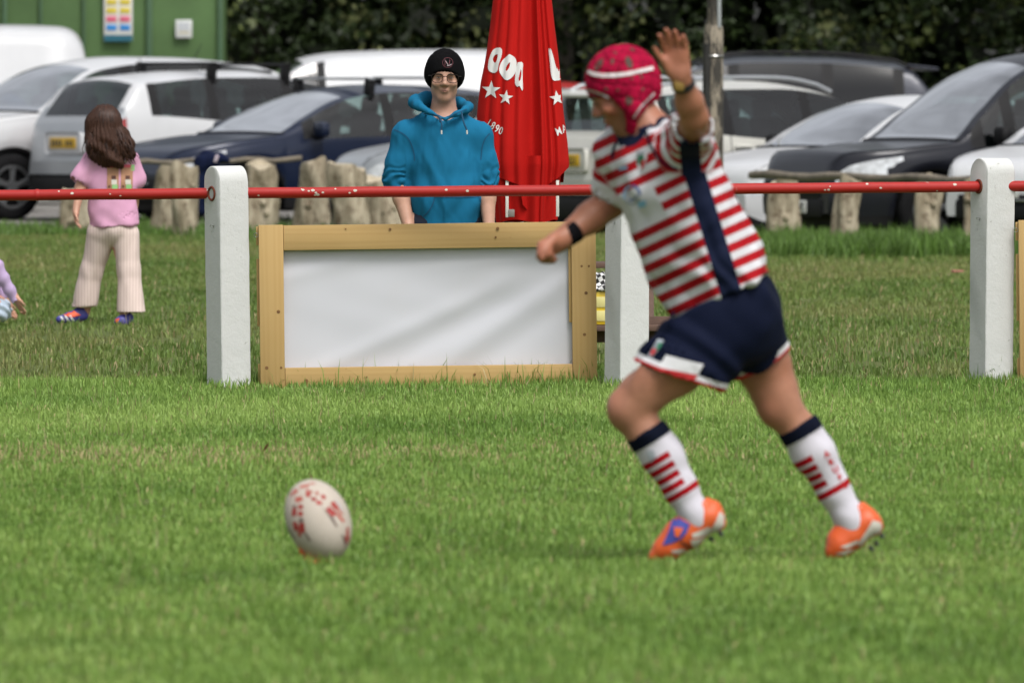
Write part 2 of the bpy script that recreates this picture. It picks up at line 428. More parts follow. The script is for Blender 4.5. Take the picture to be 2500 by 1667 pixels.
def wedge(y0, y1, margin, pw=1.0):
    def f(n):
        k = 0; out = []
        while k < n:
            y = y0 + (y1 - y0) * RNG.uniform(0, 1, n) ** pw; hw = y * 1250 / FPX + margin; x = RNG.uniform(-1, 1, n) * (y1 * 1250 / FPX + margin)
            q = np.stack([x, y], 1)[np.abs(x) < hw]; out.append(q); k += len(q)
        return np.concatenate(out)[:n]
    return f
def p3(pos, sy=.4): return np.stack([pos[:, 0], pos[:, 1] * sy, np.zeros(len(pos))], 1)
def pitch_col(pos, tc):
    n1 = noise3(p3(pos), .35, 3, 2); n2 = noise3(p3(pos, .8), 1.7, 5, 2); y = pos[:, 1]
    base = np.array([.218, .355, .072]); light = np.array([.318, .452, .112]); dark = np.array([.130, .243, .042]); dry = np.array([.50, .42, .21])
    f = np.clip(.50 + .20 * n1 + .24 * n2 + .13 * tc, 0, 1)[:, None]
    c = np.where(f < .5, dark + (base - dark) * f * 2, base + (light - base) * (f - .5) * 2)
    far = np.exp(-((y - 64) / 5.0) ** 2)[:, None] * np.clip(.5 + .6 * n1, 0, 1)[:, None]; c = c + (light * 1.1 - c) * far * .6
    band = np.exp(-((y - 57.3 - .35 * pos[:, 0]) / 1.3) ** 2) * np.clip(.45 - .24 * pos[:, 0] + .5 * n2, .03, 1)
    pr = .015 + .45 * band + .05 * np.clip(n2 - .4, 0, 1)
    isdry = RNG.uniform(0, 1, len(pos)) < pr
    c[isdry] = dry * RNG.uniform(.7, 1.15, (isdry.sum(), 1))
    for bx, by, br in ((-1.05, 43.0, .22), (-.83, 43.4, .16), (.6, 40.2, .2), (-1.2, 38.2, .18), (1.2, 37.3, .25)):
        k = np.exp(-(((pos[:, 0] - bx) / br) ** 2 + ((pos[:, 1] - by) / (br * 1.6)) ** 2))[:, None]; c = c + (np.array([.10, .20, .035]) - c) * k * .6
    return np.clip(c * RNG.uniform(.88, 1.12, (len(pos), 1)), .01, .9)
def pitch_h(pos):
    n1 = noise3(p3(pos), .5, 11, 2); h = .031 + .010 * n1 + .010 * np.clip((pos[:, 1] - 58) / 8, 0, 1)
    return np.clip(h + .020 * np.exp(-((pos[:, 1] - 69.2) / .9) ** 2), .02, .12)
def rough_col(pos, tc):
    n1 = noise3(p3(pos, .3), .25, 23, 2); n2 = noise3(p3(pos, .5), .9, 25, 2)
    worn = np.array([.225, .252, .082]); gr = np.array([.160, .240, .055]); dk = np.array([.108, .180, .038])
    f = np.clip(.5 + .38 * n1 + .2 * n2 + .12 * tc + .25 * np.clip((pos[:, 1] - 88) / 30, 0, 1), 0, 1)[:, None]
    c = np.where(f < .5, dk + (gr - dk) * f * 2, gr + (worn - gr) * (f - .5) * 2)
    isdry = RNG.uniform(0, 1, len(pos)) < .05; c[isdry] = np.array([.40, .33, .17])
    return c * RNG.uniform(.8, 1.2, (len(pos), 1))
blades('pitch_grass', 'short green grass of the pitch in front of the fence', 400000, wedge(32.5, 70.5, 1.0), pitch_h, pitch_col, mat=GB)
blades('worn_grass', 'duller worn grass between the fence and the car park', 220000, wedge(70.5, 136, 1.6), lambda p: np.full(len(p), .042), rough_col, wid=(.003, .006), mat=GB, spread=.05)
def foot(n):
    q = []
    for u0, u1, v in ((500, 620, 949), (640, 1465, 949), (1475, 1585, 950), (2362, 2480, 942), (2485, 2600, 940)):
        k = int(n * (u1 - u0) / 1280) + 1; u = RNG.uniform(u0, u1, k); g = G(0, v).y; q.append(np.stack([(u - 1250) / FPX * g, np.full(k, g - .12) + RNG.normal(0, .07, k)], 1))
    q = np.concatenate(q); return q[RNG.permutation(len(q))[:n]]
blades('fence_foot_grass', 'longer grass left standing along the foot of the fence', 9000, foot, lambda p: .075 + .055 * (RNG.uniform(0, 1, len(p)) < .22), pitch_col, mat=GB, tuft=6, wid=(.0018, .0034))
def bank(n):
    u = np.concatenate([RNG.uniform(1840, 2560, int(n * .7)), RNG.uniform(-60, 900, n - int(n * .7))]); v = np.where(u > 1500, 640, 590) - np.abs(RNG.normal(0, 14, n)) - 8
    y = FPX * CAMH / (v - VH); return np.stack([(u - 1250) / FPX * y, y], 1)
blades('bank_grass', 'long dark grass growing round the log stumps', 26000, bank, lambda p: np.where(p[:, 0] > 1, .17, .10), lambda p, t: np.array([.115, .205, .042]) * np.clip(1 + .25 * t, .5, 1.6)[:, None] * np.ones((len(p), 3)), wid=(.004, .008), mat=GB, tuft=14, spread=.06)
def stalk_col(p, t): return np.array([.34, .29, .15]) * np.clip(1 + .2 * t, .5, 1.5)[:, None] * np.ones((len(p), 3))
blades('dry_grass_stalks', 'pale dry stalks standing above the mown grass', 2600, wedge(40, 90, .3), lambda p: np.full(len(p), .085), stalk_col, wid=(.0008, .0016), mat=GB, tuft=2, spread=.06, lean=.35)
# a fallen brown leaf on the pitch and a scrap of pink litter on the worn grass
lm = simple('brown_leaf', (.16, .06, .03), .7)
lf = G(648, 1128); tag(mesh_obj('fallen_leaf', [(-.012, 0, .01), (0, -.006, .035), (.016, 0, .05), (.004, .008, .022)], [(0, 1, 2, 3)], lm, loc=lf + Vector((0, 0, .03))), 'small curled brown leaf lying on the grass beyond the ball', 'leaf')
lp = G(2337, 672); tag(MB().box((0, 0, .03), (.09, .05, .02), Matrix.Rotation(.4, 3, 'Z'), .008).build('litter_scrap', simple('pink_scrap', (.36, .15, .11), .8), loc=lp), 'small pink scrap of litter on worn grass near the right post', 'litter')

# ---------------------------------------------------------------- woodland edge behind the car park
def wood_edge():
    cl = 1300; zc = RNG.uniform(.3, 6.6, cl); xc = RNG.uniform(-17, 17, cl); fr = noise3(np.stack([xc, zc, zc * 0], 1), .22, 41, 2)
    yc = 181 + 1.5 * RNG.uniform(0, 1, cl) ** 1.5 - 1.0 * fr + np.where(zc > 3.4, -.9 * (zc - 3.4) * .5, 0)
    rc = RNG.uniform(.25, .75, cl); per = 85; n = cl * per
    d = RNG.normal(size=(n, 3)); d /= np.linalg.norm(d, axis=1)[:, None]; d *= (RNG.uniform(0, 1, n) ** .45)[:, None]
    C = np.repeat(np.stack([xc, yc, zc], 1), per, 0); p = C + d * np.repeat(rc, per)[:, None] * np.array([1.1, .8, .75])
    s = RNG.uniform(.035, .075, n); t1 = RNG.normal(size=(n, 3)); t1 /= np.linalg.norm(t1, axis=1)[:, None]
    nn = d + RNG.normal(0, .5, (n, 3)) + np.array([0, -.3, .4]); t1 -= nn * ((t1 * nn).sum(1) / (nn * nn).sum(1))[:, None]; t1 /= np.linalg.norm(t1, axis=1)[:, None] + 1e-9
    t2 = np.cross(nn, t1); t2 /= np.linalg.norm(t2, axis=1)[:, None] + 1e-9
    V = np.stack([p - t1 * s[:, None], p - t2 * s[:, None] * .6, p + t1 * s[:, None] * 1.1, p + t2 * s[:, None] * .6], 1).reshape(-1, 3)
    F = np.arange(n * 4).reshape(-1, 4)
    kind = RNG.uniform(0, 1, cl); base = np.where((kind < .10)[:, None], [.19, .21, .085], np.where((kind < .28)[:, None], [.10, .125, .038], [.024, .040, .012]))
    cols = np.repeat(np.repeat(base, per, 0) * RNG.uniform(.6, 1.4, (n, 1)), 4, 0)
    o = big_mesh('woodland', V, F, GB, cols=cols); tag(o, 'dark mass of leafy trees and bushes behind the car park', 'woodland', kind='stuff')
    bark = simple('bark', (.05, .042, .033), .95, .3, 4, .5, 30, .01)
    for i in range(9):
        x = -16 + 4 * i + RNG.uniform(-1, 1); y = 184 + RNG.uniform(0, 1.5); b = MB(); pts = [(x, y, -.1), (x + .1, y, 2.4), (x + .3 * RNG.normal(), y, 5.5), (x + .5 * RNG.normal(), y - .5, 8.5)]
        b.tube(spline(pts, 4), list(np.linspace(.28, .09, 13)), 9)
        for k in range(3): z = RNG.uniform(2, 5); b.tube(spline([(x + .1, y, z), (x + RNG.normal() * .7, y - .9, z + .9), (x + RNG.normal() * 1.5, y - 1.9, z + 1.3)], 4), list(np.linspace(.09, .02, 9)), 6)
        b.build('trunk', bark, o)
    # deep shade put into darker leaf colour: more crowns further in, coarser
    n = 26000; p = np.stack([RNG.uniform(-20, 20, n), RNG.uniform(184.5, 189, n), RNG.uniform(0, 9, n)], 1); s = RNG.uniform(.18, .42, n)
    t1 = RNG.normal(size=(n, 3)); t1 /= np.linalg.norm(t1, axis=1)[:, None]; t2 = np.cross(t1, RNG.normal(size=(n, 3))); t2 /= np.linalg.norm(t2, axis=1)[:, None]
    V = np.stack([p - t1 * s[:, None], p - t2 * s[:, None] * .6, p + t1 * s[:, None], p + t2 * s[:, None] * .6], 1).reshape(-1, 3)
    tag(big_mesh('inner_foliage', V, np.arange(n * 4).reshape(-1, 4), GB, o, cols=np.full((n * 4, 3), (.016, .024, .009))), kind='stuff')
    # unseen crowns added overhead to block the sky, above the picture
    n = 9000; p = np.stack([RNG.uniform(-20, 20, n), RNG.uniform(179.5, 189, n), RNG.uniform(6.6, 9.5, n)], 1); s = RNG.uniform(.15, .34, n)
    t1 = RNG.normal(size=(n, 3)); t1 /= np.linalg.norm(t1, axis=1)[:, None]; t2 = np.cross(t1, RNG.normal(size=(n, 3))); t2 /= np.linalg.norm(t2, axis=1)[:, None]
    V = np.stack([p - t1 * s[:, None], p - t2 * s[:, None] * .6, p + t1 * s[:, None], p + t2 * s[:, None] * .6], 1).reshape(-1, 3)
    tag(big_mesh('added_crown_foliage', V, np.arange(n * 4).reshape(-1, 4), GB, o, cols=np.full((n * 4, 3), (.035, .06, .017))), kind='stuff')
wood_edge()

# ---------------------------------------------------------------- green metal container
def container():
    s = 205; Y = D(s); x0 = P(-260, 0, Y).x; x1 = P(543, 0, Y).x; H = 2.75; t = empty('shipping_container', ((x0 + x1) / 2, Y, 0)); hw = (x1 - x0) / 2
    gm_ = simple('green_paint', (.070, .130, .045), .6, .2, 1.2, .2, 30, .003, spec=.25); gd = simple('dark_green_paint', (.045, .10, .045), .55, .12, 2)
    W = [(x * hw, y) for x, y in ()]
    MB().box((0, 1.2, H / 2 + .02), (2 * hw, 2.36, H - .04), bev=.02).build('body', gm_, t)
    for i, px in enumerate((-255, 12, 100, 205, 365, 538)):     # posts and panel joints of the front
        xx = P(px, 0, Y).x - t.location.x; wd = (.05, .05, .03, .03, .07, .06)[i]
        MB().box((xx, -.012, H / 2), (wd, .05, H - .06), bev=.006).build('panel_rib', gd, t)
    MB().box((0, -.012, .09), (2 * hw, .055, .16), bev=.01).build('bottom_rail', gd, t)
    MB().box((0, -.012, H - .07), (2 * hw, .055, .12), bev=.01).build('top_rail', gd, t)
    tag(t, 'green painted metal container standing beside the dark trees', 'container')
    # safety board with rows of coloured panels, and a small white notice
    sx = P(289, 0, Y).x; z1 = P(0, -55, Y).z; z0 = P(0, 101, Y).z; sb = empty('safety_sign', (sx, Y - .035, (z0 + z1) / 2)); hh = z1 - z0; ww = 70 / s
    MB().box((0, -.012, 0), (ww, .016, hh), bev=.003).build('backing', simple('sign_white', (.66, .66, .62), .4, .06), sb)
    ink = [simple('sign_blue', (.03, .22, .55), .4, .06), simple('sign_pink', (.62, .13, .2), .4, .06), simple('sign_yellow', (.62, .50, .06), .4, .06), simple('sign_teal', (.02, .12, .17), .4, .06)]
    MB().box((0, -.022, -hh / 2 + .035), (ww * .98, .006, .075)).build('footer', ink[3], sb)
    z = -hh / 2 + .16
    for r, k in enumerate((0, 1, 2, 2, 2, 0)):
        for sd_ in (-1, 1): MB().box((sd_ * ww * .235, -.022, z), (ww * .36, .006, .07), bev=.002).build('panel', ink[k], sb)
        z += .102
    tag(sb, 'tall site safety sign with yellow, pink and blue panels', 'sign')
    q = P(449, 71, Y); nb = empty('notice', (q.x, Y - .03, q.z)); MB().box((0, -.01, 0), (40 / s, .012, 44 / s), bev=.002).build('sheet', simple('paper', (.62, .64, .62), .5, .05), nb)
    for k in range(4): MB().box((0, -.0175, .06 - .035 * k), (.13, .003, .012)).build('print_line', simple('faint_ink', (.36, .40, .48) if k < 3 else (.5, .42, .16), .6, 0), nb)
    tag(nb, 'small white paper notice stuck on the green container', 'sign')
container()

# ---------------------------------------------------------------- fence: white concrete posts, red tube rails
pm = Mat('white_masonry_paint')
pn = pm.noise(7, 5); grime = pm.ramp(pm.noise(3.2, 6, rough=.7), [(.58, 0.0), (.78, 1.0)])
speck = pm.ramp(pm.noise(42, 2), [(.70, 0.0), (.76, 1.0)])
pm.set(col=pm.mix(speck * .55, pm.mix(grime * .5, pm.mix(pn, (.56, .57, .56), (.63, .635, .625)), (.48, .49, .44)), (.25, .24, .21)), rough=.8, spec=.25)
pm.bump(pm.noise(16, 7, rough=.75), .4, .012)
rust = simple('rust', (.16, .035, .015), .85, .4, 60); steel = simple('zinc_steel', (.5, .5, .5), .3, .1, metal=.9)
rm = Mat('red_gloss_paint'); rn = rm.noise(26, 4, rough=.65)
chip = rm.ramp(rm.noise(9, 5, rough=.7, stretch=(1, 3, 3)), [(.70, 0.0), (.72, 1.0)])
rm.set(col=rm.mix(chip, rm.mix(rn, (.33, .009, .007), (.41, .014, .010)), (.55, .49, .42)), rough=rm.noise(18, 3) * .25 + .38, spec=.5)
RAIL_V = lambda u: 477.0 - 22.0 * u / 2500
def post(u, vb, vt, lean, lab):
    g = G(u, vb); s = FPX / g.y; h = (vb - vt) / s; a, bx = .0775, .08; t = empty('fence_post', g, math.radians(30))
    t.rotation_euler = (0, lean, math.radians(30)); t.rotation_mode = 'XYZ'
    hz = P(u, RAIL_V(u), g.y).z            # rail height
    prof = [(-a, -.25)] + [(-a, z) for z in np.linspace(.02, h - a, 12)] + [(-a * math.cos(k * PI / 14), h - a + a * math.sin(k * PI / 14)) for k in range(1, 14)] + [(a, z) for z in np.linspace(h - a, .02, 12)] + [(a, -.25)]
    V = []; F = []; n = len(prof); xs = [-bx, -bx + .004, -bx + .02, 0, bx - .02, bx - .004, bx]
    for i, x in enumerate(xs):
        inset = .004 if i in (0, 6) else 0
        for (y, z) in prof:
            q = np.array([[x, y, z]]); dn = float(noise3(q, 6, 3)[0]) * .0022 + float(noise3(q, 19, 8, 2)[0]) * .0014
            yy = y * (1 - inset / a); zz = z - (inset if z > h - a else 0); V.append((x * (1 + dn * 3), yy + (dn if y > 0 else -dn), zz))
    for i in range(6):
        for j in range(n - 1): F.append((i * n + j, i * n + j + 1, (i + 1) * n + j + 1, (i + 1) * n + j))
    F.append(tuple(range(n - 1, -1, -1))); F.append(tuple(6 * n + j for j in range(n)))
    b = mesh_obj('post_body', V, F, pm.m, t, True, 40)
    # rust-edged hole where the rail enters, and two steel eyes
    MB().ring((-bx - .002, 0, hz), .031, .006, (1, 0, 0), 18, 6).build('hole_rim', rust, t)
    MB().ring((-bx - .009, -.012, hz - .155), .0085, .0018, (.5, .3, .6)).tube([(-bx + .01, -.012, hz - .165), (-bx - .005, -.012, hz - .163)], .002, 6).build('screw_eye', steel, t)
    return tag(t, lab, 'fence post', 'white concrete fence posts')
p1 = post(559, 952, 405, math.radians(-.8), 'white concrete post with rounded top, left of the framed white board')
p2 = post(1529, 954, 398, math.radians(.5), 'white concrete post partly hidden behind the striped player')
p3_ = post(2419, 944, 386, math.radians(.6), 'white concrete post with rounded top near the right edge')
fl = simple('flaked_paint', (.55, .50, .43), .7, .1); CR = np.random.default_rng(12)
def rail(u0, u1, y0, y1, lab, joint=None, chips=0, chip_u=(0,)):
    a, b = P(u0, RAIL_V(u0), y0), P(u1, RAIL_V(u1), y1); c = (a + b) / 2; t = empty('fence_rail', c)
    d = b - a; L = d.length; pts = [a - c + d * k / 24 + Vector((0, 0, .0006 * math.sin(k * .9))) for k in range(25)]
    MB().tube(pts, .0262, 20).build('tube', rm.m, t)
    if joint:
        q = P(joint, RAIL_V(joint), y0 + (y1 - y0) * (joint - u0) / (u1 - u0)) - c; dd = d.normalized() * .012
        MB().tube([q - dd, q - dd * .2, q + dd * .2, q + dd], [.0264, .0285, .0285, .0264], 20).build('weld_collar', rm.m, t)
    tube_o = t.children[0]
    for k in range(chips):                                  # flakes where the paint has come off
        u = chip_u[k % len(chip_u)] + CR.uniform(-30, 30); f = (u - u0) / (u1 - u0); cc = a + d * f - c; an = CR.uniform(-.9, .9); R_ = CR.uniform(.003, .008); px_ = [(R_ * (1 + .4 * CR.uniform()) * math.cos(w_) * 1.1, R_ * math.sin(w_) * .9) for w_ in np.linspace(0, 2 * PI, 7, endpoint=False)]
        decal('paint_flake', px_, [tuple(range(7))], tube_o, tuple(cc + Vector((0, 0, .024 * math.sin(an)))), (1, 0, 0), (0, 0, 1), (0, 1, 0), fl, t, .0006, .004)
    return tag(t, lab, 'fence rail', 'red tube rails of the fence')
Yp = [p1.location.y, p2.location.y, p3_.location.y]
rail(-420, 548, Yp[0] + .3, Yp[0], 'red tube rail left of the first white post, crossing the girl', 91, 6, (160, 300, 500))
rail(560, 1526, Yp[0], Yp[1], 'red tube rail above the framed white board, crossing the blue hoodie', None, 16, (765, 770, 780, 838, 1120, 620))
rail(1533, 2415, Yp[1], Yp[2], 'red tube rail running right from behind the striped player', None, 7, (2020, 2130, 2300))
rail(2424, 3300, Yp[2], Yp[2] - .3, 'short end of red rail at the right edge of the picture')

# ---------------------------------------------------------------- framed banners hung under the rail
wm = Mat('pine_board')
wc = wm.coord('Object'); wv = wm.nt.nodes.new('ShaderNodeTexWave'); wv.wave_type = 'BANDS'; wv.bands_direction = 'Z'
mpn = wm.nt.nodes.new('ShaderNodeMapping'); mpn.inputs['Scale'].default_value = (.22, 1, 7); wm.nt.links.new(wc, mpn.inputs[0]); wm.nt.links.new(mpn.outputs[0], wv.inputs[0])
wv.inputs['Scale'].default_value = 1.7; wv.inputs['Distortion'].default_value = 9; wv.inputs['Detail'].default_value = 3; wv.inputs['Detail Scale'].default_value = 1.2
gr_ = wm.mix(wm.ramp(X(wm.nt, wv.outputs[1]), [(.2, 0.0), (.9, 1.0)]) * .22, (.50, .33, .135), (.40, .245, .085))
gr_ = wm.mix(wm.ramp(wm.noise(1.7, 3), [(.45, 0.0), (.75, 1.0)]) * .5, gr_, (.55, .385, .175))
gr_ = wm.mix(wm.ramp(wm.noise(14, 5, rough=.7, stretch=(1, 1, 2.5)), [(.68, 0.0), (.78, 1.0)]) * .6, gr_, (.26, .12, .035))
wm.set(col=gr_, rough=.6, spec=.25).bump(X(wm.nt, wv.outputs[1]), .08, .002)
knot_m = simple('pine_knot', (.20, .095, .03), .6, .35, 80)
vin = Mat('white_vinyl'); vg = vin.ramp(vin.noise(2.2, 4), [(.5, 0.0), (.8, 1.0)])
vin.set(col=vin.mix(vg * .35, (.60, .605, .655), (.59, .57, .575)), rough=.42, spec=.4)
def board(tl, tr_, br, bl, Y, yaw, lab, seed, ears=True):
    """corner pixels; planks are separate parts"""
    s = FPX / Y; c = P((tl[0] + tr_[0]) / 2, (tl[1] + bl[1]) / 2, Y); t = empty('framed_banner', (c.x, Y, 0), yaw)
    hw = (tr_[0] - tl[0]) / 2 / s / math.cos(yaw); zt, zb = P(0, (tl[1] + tr_[1]) / 2, Y).z, P(0, (bl[1] + br[1]) / 2, Y).z; tilt = math.atan2(tl[1] - tr_[1], tr_[0] - tl[0])
    r = Matrix.Rotation(-tilt, 3, 'Y'); H = zt - zb; zc = (zt + zb) / 2; pw = .118
    def plank(name, c_, size, rot=None, var=0):
        b = MB().box((0, 0, 0), size, None, .0025); o = b.build(name, wm.m, t); M_ = r @ (rot or Matrix.Identity(3))
        cc = r @ Vector(c_); o.matrix_local = Matrix.Translation((cc.x, cc.y, cc.z + zc)) @ M_.to_4x4(); return o
    up = Matrix.Rotation(PI / 2, 3, 'Y')
    plank('plank', (-hw + pw / 2, 0, 0), (H + .006, .032, pw), up); plank('plank', (hw - pw / 2, 0, 0), (H + .01, .032, pw), up)
    iw = 2 * hw - 2 * pw - .003
    plank('plank', (0, .002, H / 2 - .06), (iw, .029, .12)); plank('plank', (0, .0015, -H / 2 + .052), (iw, .030, .104))
    plank('plank', (hw - pw - .004, .012, .12), (.42, .012, .02), up)
    for z0, z1, e in ((.30, .39, .012), (-.09, .235, .011), (-.39, -.27, .009)):   # backing strips showing past the end
        if ears: plank('backing_strip', (-hw - e / 2 + .02, .028, (z0 + z1) / 2), (z1 - z0, .014, .05), up)
    # sheet of vinyl behind the frame, pulled into slanting folds
    nx, nz = 150, 60; V = []; F = []; x0, x1, za, zb_ = -hw + pw * .6, hw - pw * .6, -H / 2 + .05, H / 2 - .06
    X_, Z_ = np.meshgrid(np.linspace(x0, x1, nx), np.linspace(za, zb_, nz), indexing='xy'); dep = np.zeros_like(X_)
    r_ = np.random.default_rng(seed)
    def fold(ax_, az, bx_, bz, wd, amp):
        d = np.array([bx_ - ax_, bz - az]); L = np.linalg.norm(d); d /= L; u = (X_ - ax_) * d[0] + (Z_ - az) * d[1]; v = -(X_ - ax_) * d[1] + (Z_ - az) * d[0]
        return .40 * amp * np.exp(-(v / wd) ** 2) * 1 / (1 + np.exp(-(u) / .08)) * 1 / (1 + np.exp((u - L) / .08))
    for q in ((-.70, -.38, .42, .12, .045, -.013), (-.62, -.42, .5, .06, .06, .010), (-.05, -.36, .75, .17, .05, -.017), (.05, -.42, .75, .05, .055, .013), (-.2, -.30, .75, .30, .05, .009),
              (-.75, .12, -.1, .32, .045, -.010), (-.75, .20, .1, .36, .05, .009), (-.3, -.38, .1, -.2, .04, -.006), (.2, -.1, .72, .2, .035, .006)): dep += fold(*q)
    dep += .0025 * noise3(np.stack([X_.ravel(), Z_.ravel(), Z_.ravel() * 0], 1), 1.3, seed, 2).reshape(X_.shape)
    for j in range(nz):
        for i in range(nx): V.append(tuple(r @ Vector((X_[j, i], .034 + dep[j, i], Z_[j, i])) + Vector((0, 0, zc))))
    for j in range(nz - 1):
        for i in range(nx - 1): F.append((j * nx + i, j * nx + i + 1, (j + 1) * nx + i + 1, (j + 1) * nx + i))
    mesh_obj('banner_sheet', V, F, vin.m, t)
    mesh_obj('banner_back', [tuple(r @ Vector((x, .062, z)) + Vector((0, 0, zc))) for x, z in ((-hw + .03, -H / 2 + .02), (hw - .03, -H / 2 + .02), (hw - .03, H / 2 - .02), (-hw + .03, H / 2 - .02))], [(0, 1, 2, 3)], simple('hardboard', (.3, .2, .1), .8), t, False)
    for (px, pz) in ((-hw + .09, -.02), (-hw + .10, -.29), (-hw + .03, -.29), (-hw + .42, H / 2 - .02), (-.18, H / 2 - .025), (.33, H / 2 - .07), (.34, H / 2 - .028), (-.3, -H / 2 + .055), (-.02, -H / 2 + .03), (.22, -H / 2 + .06), (hw - .05, .05), (hw - .07, .18), (hw - .035, .18), (hw - .06, -.15), (-hw + .22, -H / 2 + .04)):
        rr = r_.uniform(.003, .009); q = r @ Vector((px, -.0165, pz)); MB().tube([(q.x, q.y + .002, q.z + zc), (q.x, q.y - .0005, q.z + zc)], rr, 10).build('knot', knot_m, t)
    for sx_, pz in ((-1, H / 2 - .045), (-1, -H / 2 + .015), (1, -H / 2 + .03)):
        q = r @ Vector((sx_ * (hw + .012), 0, pz)); MB().ring((q.x, q.y, q.z + zc), .010, .002, (.3, 1, .2)).build('screw_eye', steel, t)
    return tag(t, lab, 'banner')
board((634, 551), (1456, 541), (1463, 943), (640, 948), Yp[0] + .02, math.radians(4), 'white vinyl banner in a pine plank frame between two posts', 4)
board((2487, 539), (3310, 530), (3310, 930), (2490, 934), Yp[2] - .02, math.radians(4), 'pine framed board cut off by the right edge of the picture', 9)

# ---------------------------------------------------------------- unseen trees added behind the camera to darken reflections
def added_trees():
    cl = 260; xc = RNG.uniform(-90, 90, cl); zc = RNG.uniform(1, 12, cl); yc = -48 - RNG.uniform(0, 4, cl); per = 40; n = cl * per
    p = np.repeat(np.stack([xc, yc, zc], 1), per, 0) + RNG.normal(0, 1, (n, 3)) * np.array([1.7, 1.0, 1.2]); p[:, 2] = np.abs(p[:, 2]); s = RNG.uniform(.3, .7, n)
    t1 = RNG.normal(size=(n, 3)); t1 /= np.linalg.norm(t1, axis=1)[:, None]; t2 = np.cross(t1, RNG.normal(size=(n, 3))); t2 /= np.linalg.norm(t2, axis=1)[:, None]
    V = np.stack([p - t1 * s[:, None], p - t2 * s[:, None] * .6, p + t1 * s[:, None], p + t2 * s[:, None] * .6], 1).reshape(-1, 3)
    tag(big_mesh('reflection_trees', V, np.arange(n * 4).reshape(-1, 4), GB, cols=np.full((n * 4, 3), (.045, .065, .02))), 'unseen row of trees added behind the camera to darken reflections', 'trees', kind='stuff')
added_trees()
